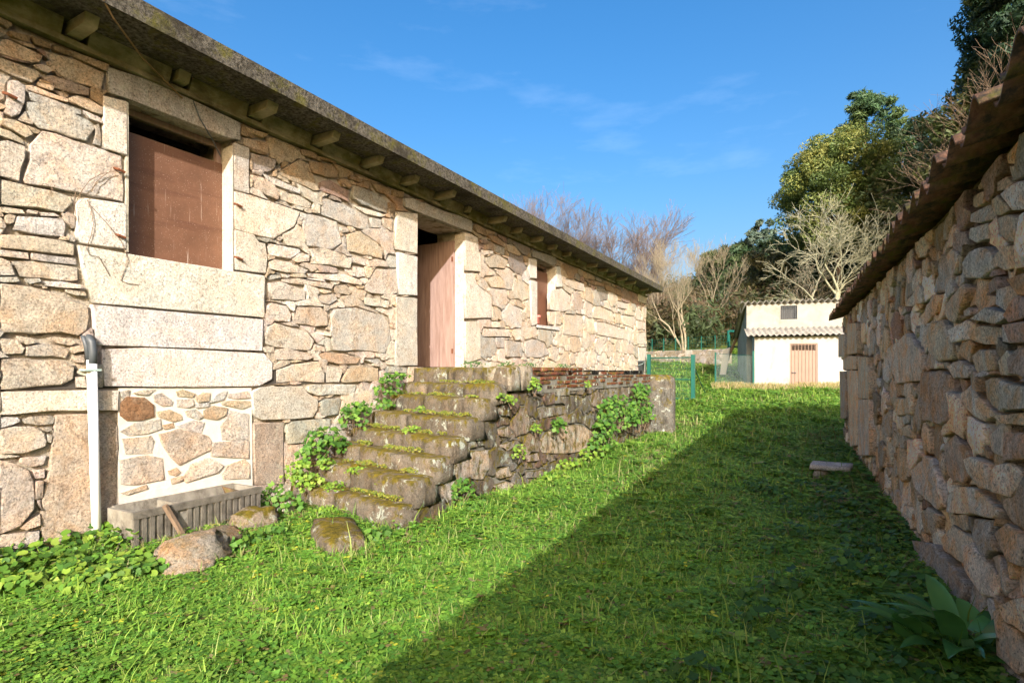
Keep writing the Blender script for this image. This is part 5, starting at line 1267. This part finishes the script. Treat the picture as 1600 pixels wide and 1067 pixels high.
# ------------------------------------------------------------------ lawn
def sfield(x, y, s, seed):
    rg = np.random.default_rng(seed); z = 0
    for k in range(5):
        a, b, p_ = rg.normal(0, 1, 3); z = z + np.sin((x * a + y * b) * s * (1 + k * .6) + p_ * 9)
    return z / 3.2
def allowed(x, y):
    lat = x * ct + y * st; al = -x * st + y * ct
    ok = (lat < SL - .02) | (al > SH1 + .05)
    ok &= ~((x < HX + .03) & (y < Y1 + .02) & (x > HX - 6.8))
    inst = (x < TX + .02) & (x > HX)
    fy = np.interp(x, [HX, TX], [4.2, 3.88])
    ok &= ~(inst & (y > fy) & (y < PEY + .5))
    ok &= ~((x > TX - .1) & (x < TX + .48) & (y > PEY) & (y < PEY + .5))
    ok &= ~((x > TXB - .05) & (x < TXF + .02) & (y > TY0 - .02) & (y < TY1 + .02))
    rel = np.stack([x - P0.x, y - P0.y]); u = rel[0] * fdir.x + rel[1] * fdir.y; d = rel[0] * ddir.x + rel[1] * ddir.y
    ok &= ~((u > -.02) & (u < Lw + .5) & (d > -.02) & (d < 6))
    return ok
def lawn():
    rg = np.random.default_rng(4); XY = []; D = []
    # rings of distance, density falls with distance
    for d0, d1, dens in ((1.6, 3.2, 7600), (3.2, 4.6, 5200), (4.6, 6.5, 3000), (6.5, 9, 1700), (9, 13, 900), (13, 19, 420), (19, 28, 190), (28, 40, 80)):
        ang = math.radians(108); n = int(dens * ang / 2 * (d1 * d1 - d0 * d0))
        r = np.sqrt(rg.uniform(d0 * d0, d1 * d1, n)); a = rg.uniform(-ang / 2, ang / 2, n)
        x = -r * np.sin(A - a) ; y = r * np.cos(A - a)
        k = allowed(x, y) & (y > -.5) & (x > HX - 8) & (x < 30)
        XY.append(np.stack([x[k], y[k]], 1)); D.append(r[k])
    XY = np.concatenate(XY); D = np.concatenate(D); x, y = XY.T; n = len(x)
    worn = sfield(x, y, 1.9, 21) + .5 * sfield(x, y, 5.0, 22) + rg.normal(0, .35, n)
    kk = worn > -1.55; x, y, D = x[kk], y[kk], D[kk]; n = len(x)
    z = ground_z(x, y)
    lat = x * ct + y * st
    rank = np.clip((lat - (SL - 1.25)) / 1.1, 0, 1) * (y < 13)                   # ranker growth along the shed
    tuft = np.clip(sfield(x, y, 4.3, 23) + .6 * sfield(x, y, 2.2, 24) - .2, 0, 1.6); g1 = sfield(x, y, 1.1, 1); g2 = sfield(x, y, 3.1, 2); g3 = sfield(x, y, .5, 3)
    sc_ = np.clip(D / 4.5, 1.08, 9) ** .72
    kind = rg.random(n); grass = kind < np.clip(.34 + .22 * g1, .10, .7)
    V = []; Lp = []; C = []
    def shade(m, base, var):
        c = np.asarray(base)[rg.integers(0, len(base), m)]
        return c * rg.uniform(1 - var, 1 + var, (m, 1))
    # grass blades: quad + tip as one quad strip (2 quads)
    i = np.nonzero(grass)[0]; m = len(i)
    h = rg.uniform(.03, .085, m) * sc_[i] ** .6 * (1 + .35 * g2[i].clip(-.8, 1.5) + .9 * rank[i] + .8 * tuft[i]); h = h * np.where(rg.random(m) < .03, 1.9, 1); w = rg.uniform(.0022, .0052, m) * sc_[i]
    a = rg.uniform(0, 2 * np.pi, m); lean = rg.uniform(.2, 1.1, m) * h
    dx, dy = np.cos(a), np.sin(a); px_, py_ = -dy * w, dx * w
    b0 = np.stack([x[i] - px_, y[i] - py_, z[i] - .005], 1); b1 = np.stack([x[i] + px_, y[i] + py_, z[i] - .005], 1)
    mx, my, mz = x[i] + dx * lean * .4, y[i] + dy * lean * .4, z[i] + h * .62
    m0 = np.stack([mx - px_ * .8, my - py_ * .8, mz], 1); m1 = np.stack([mx + px_ * .8, my + py_ * .8, mz], 1)
    tx, ty, tz = x[i] + dx * lean, y[i] + dy * lean, z[i] + h
    t0 = np.stack([tx - px_ * .15, ty - py_ * .15, tz], 1); t1 = np.stack([tx + px_ * .15, ty + py_ * .15, tz], 1)
    v = np.stack([b0, b1, m1, m0, t1, t0], 1).reshape(-1, 3); o = np.arange(m)[:, None] * 6
    V.append(v); Lp.append((o + np.array([0, 1, 2, 3, 3, 2, 4, 5])).ravel())
    gc = shade(m, [(.17, .235, .036), (.13, .20, .032), (.22, .26, .05), (.105, .175, .03), (.28, .27, .09), (.18, .22, .04)], .25)
    dry = (g3[i] + g2[i] * .6 + rg.normal(0, .6, m)) > 1.0; gc[dry] = shade(dry.sum(), [(.26, .20, .10), (.20, .15, .07)], .25)
    gc = gc * (1 - .25 * rank[i, None]); gc = gc * np.array([.82, 1.02, .95]) * (1.28 + .22 * g1[i, None]); C.append(np.repeat(gc, 6, 0)); base = len(v)
    # clover / weed leaves: small bent rhombs in whorls of three
    i = np.nonzero(~grass)[0]; m = len(i)
    hz = rg.uniform(.012, .055, m) * sc_[i] ** .5 * (1 + 1.6 * rank[i] + .3 * g1[i].clip(-.7, 1) + .9 * tuft[i]); a0 = rg.uniform(0, 2 * np.pi, m)
    s = rg.uniform(.008, .019, m) * sc_[i] * (1 + .45 * rank[i] + .25 * tuft[i]) * np.where(rg.random(m) < .05, 1.5, 1)
    lc = shade(m, [(.115, .20, .025), (.15, .235, .03), (.085, .165, .026), (.19, .265, .036), (.125, .215, .035), (.235, .285, .045)], .25)
    yel = rg.random(m) < .012; lc[yel] = (.45, .36, .04)
    br = rg.random(m) < .035 + .09 * (g3[i] + .5 * g1[i] > .7); lc[br] = shade(br.sum(), [(.20, .12, .05), (.25, .17, .08)], .3)
    lc = lc * (1 - .22 * rank[i, None]) * np.array([.79, 1.03, 1.0]) * (1.28 + .24 * g2[i, None].clip(-1, 1))
    for k in range(3):
        a = a0 + k * 2.094 + rg.normal(0, .15, m); dx, dy = np.cos(a), np.sin(a); tl = rg.uniform(-.35, .5, m) * s
        cx_, cy_, cz_ = x[i], y[i], z[i] + hz
        q0 = np.stack([cx_, cy_, cz_], 1)
        q1 = np.stack([cx_ + dx * s * 1.0 - dy * s * .75, cy_ + dy * s * 1.0 + dx * s * .75, cz_ + tl * .6], 1)
        q2 = np.stack([cx_ + dx * s * 1.9, cy_ + dy * s * 1.9, cz_ + tl], 1)
        q3 = np.stack([cx_ + dx * s * 1.0 + dy * s * .75, cy_ + dy * s * 1.0 - dx * s * .75, cz_ + tl * .6 - s * .15], 1)
        v = np.stack([q0, q3, q2, q1], 1).reshape(-1, 3); V.append(v)
        Lp.append(np.arange(m * 4) + base); base += m * 4; C.append(np.repeat(lc * rg.uniform(.85, 1.15, (m, 1)), 4, 0))
    o = big_mesh('lawn', np.concatenate(V), np.concatenate(Lp), 4, M_GRASS, None, np.concatenate(C))
    tag(o, 'short green lawn of clover and grass between house and shed', 'grass', kind='stuff')
    print('lawn elements', n)
lawn()

# ------------------------------------------------------------------ leafy plants
def leaf_disc_plant(name, label, blobs, per, size, cols, seed, stems=None, mat=M_LEAF, group=None, lobed=True, face=(.45, -.5, .6), cat='plant'):
    """rounded leaves on stalks over a set of (centre, radii) blobs"""
    rg = np.random.default_rng(seed); base = blobs[0][0]
    zmin = min(b[0][2] - b[1][2] * .8 for b in blobs); org = (base[0], base[1], zmin)
    t = thing(name, label, cat, org, group); Vs = []; Ls = []; Cs = []; off = 0; mb = MB()
    for (c, r) in blobs:
        n = max(14, int(per * (r[0] * r[1] + r[1] * r[2] + r[0] * r[2]) / 3 / .0006 * (.028 / size) ** 2 / 4.2 * 1.7))
        d = rg.normal(size=(n, 3)); d /= np.linalg.norm(d, axis=1)[:, None]; d[:, 2] = np.where(d[:, 2] < -.5, -d[:, 2], d[:, 2])
        P = np.asarray(c) + d * np.asarray(r) * (rg.random((n, 1)) ** .35)
        nr = np.asarray(face) + d * .55 + rg.normal(size=(n, 3)) * .38; nr /= np.linalg.norm(nr, axis=1)[:, None]
        t1 = np.cross(nr, rg.normal(size=(n, 3))); t1 /= np.linalg.norm(t1, axis=1)[:, None]; t2 = np.cross(nr, t1)
        s = size * rg.uniform(.55, 1.25, n)[:, None]
        K = 8; ring = []
        for k in range(K):
            a = 2 * math.pi * k / K; rr = (1.0 if k % 2 else .78) if lobed else 1.0
            if k == 0: rr *= .45
            cup = .18 * (1 if k % 2 else -.2)
            ring.append(P + (t1 * math.cos(a) + t2 * math.sin(a)) * s * rr + nr * s * cup * rg.uniform(.2, 1.2, (n, 1)))
        v = np.stack([P] + ring, 1).reshape(-1, 3); o = np.arange(n)[:, None] * (K + 1) + off
        fi = np.array([[0, 1 + 2 * j, 2 + 2 * j, 1 + (2 * j + 2) % K] for j in range(K // 2)]).ravel()
        Ls.append((o + fi).ravel()); Vs.append(v); off += len(v)
        col = np.asarray(cols)[rg.integers(0, len(cols), n)] * rg.uniform(.75, 1.25, (n, 1)); Cs.append(np.repeat(col, K + 1, 0))
        for k in range(max(4, n // 14)):
            q = P[rg.integers(0, n)]; b0 = np.asarray(c) + np.array([rg.normal(0, .3) * r[0], rg.normal(0, .3) * r[1], -r[2] * .9])
            mb.tube([b0, (b0 + q) / 2 + rg.normal(0, .01, 3), q], [.004, .003, .002], 3, caps=False)
    big_mesh('leaves', np.concatenate(Vs), np.concatenate(Ls), 4, mat, t, np.concatenate(Cs), origin=org, kind='stuff')
    mb.build('stems', M_BARKD if stems is None else stems, t, kind='stuff')
    return t
GCOL = [(.065, .155, .022), (.085, .19, .026), (.05, .125, .022), (.12, .22, .034)]
BCOL = [(.13, .235, .026), (.17, .27, .034), (.095, .19, .024), (.20, .29, .04)]
def sp(px, py, X): y, z = on_x(px, py, X); return (X, y, z)
SG = 'weeds growing on the stairs'; rgs = random.Random(15)
def clump(px, py, X, r, k=1.3): c = sp(px, py, X); return ((c[0] + .03, c[1], c[2]), tuple(q * k for q in r))
leaf_disc_plant('leafy_weed', 'green leafy weed hanging beside the topmost steps under the door jamb', [clump(606, 608, HX + .16, (.12, .20, .17)), clump(622, 590, HX + .14, (.08, .14, .06)), clump(596, 632, HX + .16, (.10, .15, .07))], 4.6, .030, GCOL, 1, group=SG)
leaf_disc_plant('leafy_weed', 'green leafy weed at mid height of the stairs against the wall', [clump(550, 655, HX + .16, (.14, .17, .17)), clump(560, 640, HX + .12, (.09, .12, .08))], 4.6, .031, GCOL, 2, group=SG)
leaf_disc_plant('leafy_weed', 'largest leafy weed clump against the wall below mid stairs', [clump(505, 690, HX + .18, (.16, .22, .15)), clump(485, 712, HX + .18, (.14, .14, .12)), clump(525, 700, HX + .22, (.12, .14, .10))], 4.6, .033, GCOL, 3, group=SG)
leaf_disc_plant('leafy_weed', 'paler leafy weed beside the lower steps right of the dark corner stone', [clump(462, 742, HX + .24, (.16, .14, .12)), clump(478, 755, HX + .34, (.16, .13, .09)), clump(505, 728, HX + .36, (.1, .1, .07))], 4.4, .027, BCOL, 4, group=SG)
leaf_disc_plant('leafy_weed', 'dark leafy weed between trough end and bottom step', [clump(425, 785, HX + .35, (.16, .14, .15)), clump(445, 790, HX + .45, (.14, .14, .10))], 4.4, .030, GCOL, 5, group=SG)
x, y, z = gp(590, 855); leaf_disc_plant('leafy_weed', 'small leafy weed at the corner of the bottom step', [((x, y, z + .08), (.12, .16, .09))], 4.4, .028, GCOL, 6, group=SG)
x, y, z = gp(385, 860); leaf_disc_plant('leafy_weed', 'low leafy weed in the grass right of the lichened boulder', [((x, y, z + .07), (.14, .20, .08)), ((x - .05, y + .3, z + .06), (.14, .18, .07))], 4.2, .027, GCOL, 7, group=SG)
x, y, z = gp(738, 800); leaf_disc_plant('leafy_weed', 'upright weed against the terrace foot right of the stairs', [((x - .10, y, z + .17), (.13, .19, .18)), ((x, y + .05, z + .06), (.16, .22, .07))], 4.2, .026, GCOL, 8, group='weeds along the terrace')
leaf_disc_plant('ivy', 'large ivy patch climbing the far end of the mossy terrace', [clump(960, 645, TX + .08, (.10, .75, .26)), clump(1000, 625, TX + .08, (.10, .65, .28)), clump(945, 668, TX + .10, (.12, .5, .2)), clump(990, 655, TX + .12, (.12, .7, .22)), clump(940, 692, TX + .14, (.14, .45, .12)), clump(1008, 648, TX + .08, (.10, .5, .2))], 4.4, .040, GCOL, 9, group='ivy on the terrace')
leaf_disc_plant('ivy', 'small ivy sprig in the middle of the mossy terrace face', [clump(871, 668, TX + .06, (.07, .16, .12))], 4.0, .032, GCOL, 10, group='ivy on the terrace')
leaf_disc_plant('ivy', 'low ivy spreading at the terrace foot below the ochre stone', [clump(890, 728, TX + .12, (.14, .35, .10)), clump(925, 710, TX + .12, (.12, .4, .12)), clump(860, 748, TX + .16, (.16, .3, .07))], 2.8, .034, BCOL, 11, group='ivy on the terrace')
for k, (px, py, sz, lab) in enumerate([(832, 605, .10, 'fern tuft high on the terrace face'), (808, 708, .09, 'small weed tuft low on the left terrace face'), (835, 672, .08, 'small weed tuft near the middle of the terrace face'), (916, 602, .06, 'tiny weed under the brick parapet'), (795, 628, .07, 'tiny weed near the top left of the terrace face'), (782, 622, .05, 'yellowish sprig below the coping blocks')]):
    leaf_disc_plant('wall_weed', lab, [clump(px, py, TX + .04, (.05, sz * 1.2, sz))], 4.5, .020, BCOL, 30 + k, group='weeds on the terrace face')
for k, (px, py, X, sz, lab) in enumerate([(660, 640, -4.3, .07, 'grassy tuft on the third step'), (618, 680, -4.4, .06, 'low tuft on the fifth step'), (640, 672, -4.1, .07, 'low tuft in the middle of the fifth step'), (555, 735, -4.3, .06, 'pale weed on the sixth step'), (520, 762, -4.5, .09, 'grassy tuft on the seventh step'), (600, 750, -3.9, .06, 'small tuft right on the seventh step'), (505, 800, -4.3, .09, 'grassy tuft behind the first loose step')]):
    leaf_disc_plant('step_tuft', lab, [clump(px, py, X, (.08, .12, sz * .6)), clump(px + 22, py + 2, X, (.07, .1, sz * .45))], 4.0, .015, BCOL, 50 + k, group='tufts on the steps')
for k, (px, lab) in enumerate([(740, 'grass tuft on the terrace by the door jamb'), (795, 'grass tuft on the terrace below the narrow window, left'), (826, 'grass tuft on the terrace below the narrow window, right'), (880, 'grass tuft on the terrace at the far wall foot')]):
    y, _ = on_x(px, 560, HX + .35); leaf_disc_plant('wall_tuft', lab, [((HX + .35, y, TERR_Z + .06), (.12, .35, .08))], 2.2, .018, [(.07, .14, .05), (.09, .17, .05)], 70 + k, group='tufts along the house foot')
for k, (yr, yl, zt) in enumerate(STEPS[1:]):
    bl = []
    for q in range(9):
        tt = rgs.uniform(.05, .9); nx_ = STEPS[k]
        bl.append(((HX + (TX - HX) * tt, nx_[1] + (nx_[0] - nx_[1]) * tt - rgs.uniform(.01, .10), zt + .012), (rgs.uniform(.07, .16), .045, rgs.uniform(.015, .04))))
    leaf_disc_plant('tread_moss', 'moss and seedlings along the back of the %s step from the top' % ['second', 'third', 'fourth', 'fifth', 'sixth', 'seventh', 'eighth'][k], bl, 4.0, .011, [(.16, .20, .03), (.20, .20, .03), (.12, .17, .03), (.24, .22, .04)], 400 + k, group='moss on the treads')
# broad nasturtium-like bed at lower left
bl = []
rgb = random.Random(5)
for k in range(26):
    px = rgb.uniform(-30, 215); py = rgb.uniform(860, 935) - (px / 215) * 22
    x, y, z = gp(px, py); bl.append(((x, y, z + .05), (.17, .2, .08 + (.07 if x < -4.7 else .0))))
leaf_disc_plant('round_leaf_bed', 'dense bed of round bright green leaves at the house foot, lower left', bl, 4.2, .029, BCOL + GCOL, 90, lobed=False, face=(.3, -.3, .8))
x, y, z = gp(225, 905); leaf_disc_plant('round_leaf_plant', 'low round-leaved plant left of the lichened boulder', [((x, y, z + .05), (.15, .15, .06))], 3.6, .032, GCOL, 91, lobed=False)
# rank weeds along the shed foot
bl = []
for k in range(64):
    al = 2.2 + (k % 40) * .23; w = shed_w(SL - .12 - rgb.uniform(0, .45 if k < 40 else 1.2) * (1 if al < 9 else .5), al, 0); bl.append(((w[0], w[1], gz(w[0], w[1]) + .07), (.17, .2, rgb.uniform(.06, .15))))
leaf_disc_plant('shade_weeds', 'rank dark green weeds along the foot of the shaded shed', bl, 2.6, .030, [(.05, .125, .025), (.075, .16, .03), (.04, .10, .024)], 92, face=(-.3, -.2, .9))
# broad strap leaved plant, lower right
def strap_plant():
    x, y, z = gp(1500, 1035); t = thing('broad_leaf_plant', 'dark glossy plant with long broad leaves at the shed foot, lower right', 'plant', (x, y, z)); rg = random.Random(3)
    for k in range(30):
        a = rg.uniform(0, 2 * math.pi) if k > 5 else math.radians(140 + k * 22); L_ = rg.uniform(.34, .56); w = rg.uniform(.042, .066); el_ = rg.uniform(.75, 1.35)
        V = []; F = []; n = 8; P_ = Vector((x + rg.gauss(0, .06), y + rg.gauss(0, .06), z)); up = el_; d = Vector((math.cos(a), math.sin(a), 0)); sd = Vector((-d.y, d.x, 0))
        q = P_.copy()
        for i in range(n + 1):
            f = i / n; wd = w * (math.sin(math.pi * min(1, .12 + f * .88)) ** .8) if f < 1 else .001
            V += [q - sd * wd + Vector((0, 0, wd * .35)), q.copy(), q + sd * wd + Vector((0, 0, wd * .35 + .004 * math.sin(i * 2)))]
            up_ = el_ - f * 1.25; q = q + (d * math.cos(up_) + Vector((0, 0, math.sin(up_)))) * (L_ / n)
        for i in range(n):
            b_ = i * 3; F += [(b_, b_ + 1, b_ + 4, b_ + 3), (b_ + 1, b_ + 2, b_ + 5, b_ + 4)]
        c_ = np.array([(.07, .20, .05), (.10, .25, .065), (.055, .16, .045)][k % 3]) * rg.uniform(.85, 1.2)
        mesh_obj('leaf', V, F, M_GLOSSY, t, (.22, .20, .03) if k == 19 else c_, True)
strap_plant()
# dry grass along the outbuilding foot
def dry():
    rg = np.random.default_rng(12); V = []; L_ = []; C = []; n = 2600
    u = rg.uniform(-1.6, 4.2, n); d = -np.abs(rg.normal(0, .28, n)) - .02
    X_ = P0.x + fdir.x * u + ddir.x * d; Y_ = P0.y + fdir.y * u + ddir.y * d; z = ground_z(X_, Y_)
    h = rg.uniform(.1, .34, n); a = rg.uniform(0, 6.28, n); w = .012
    v = np.stack([np.stack([X_ - w, Y_, z], 1), np.stack([X_ + w, Y_, z], 1), np.stack([X_ + np.cos(a) * h * .5 + w * .3, Y_ + np.sin(a) * h * .5, z + h], 1), np.stack([X_ + np.cos(a) * h * .5 - w * .3, Y_ + np.sin(a) * h * .5, z + h], 1)], 1).reshape(-1, 3)
    c = np.repeat(np.asarray([(.36, .29, .15), (.28, .24, .11), (.16, .18, .05), (.42, .35, .2)])[rg.integers(0, 4, n)], 4, 0)
    o = big_mesh('dry_grass', v, np.arange(n * 4), 4, M_GRASS, None, c); tag(o, 'dry straw-coloured grass along the foot of the white outbuilding', 'grass', kind='stuff')
dry()
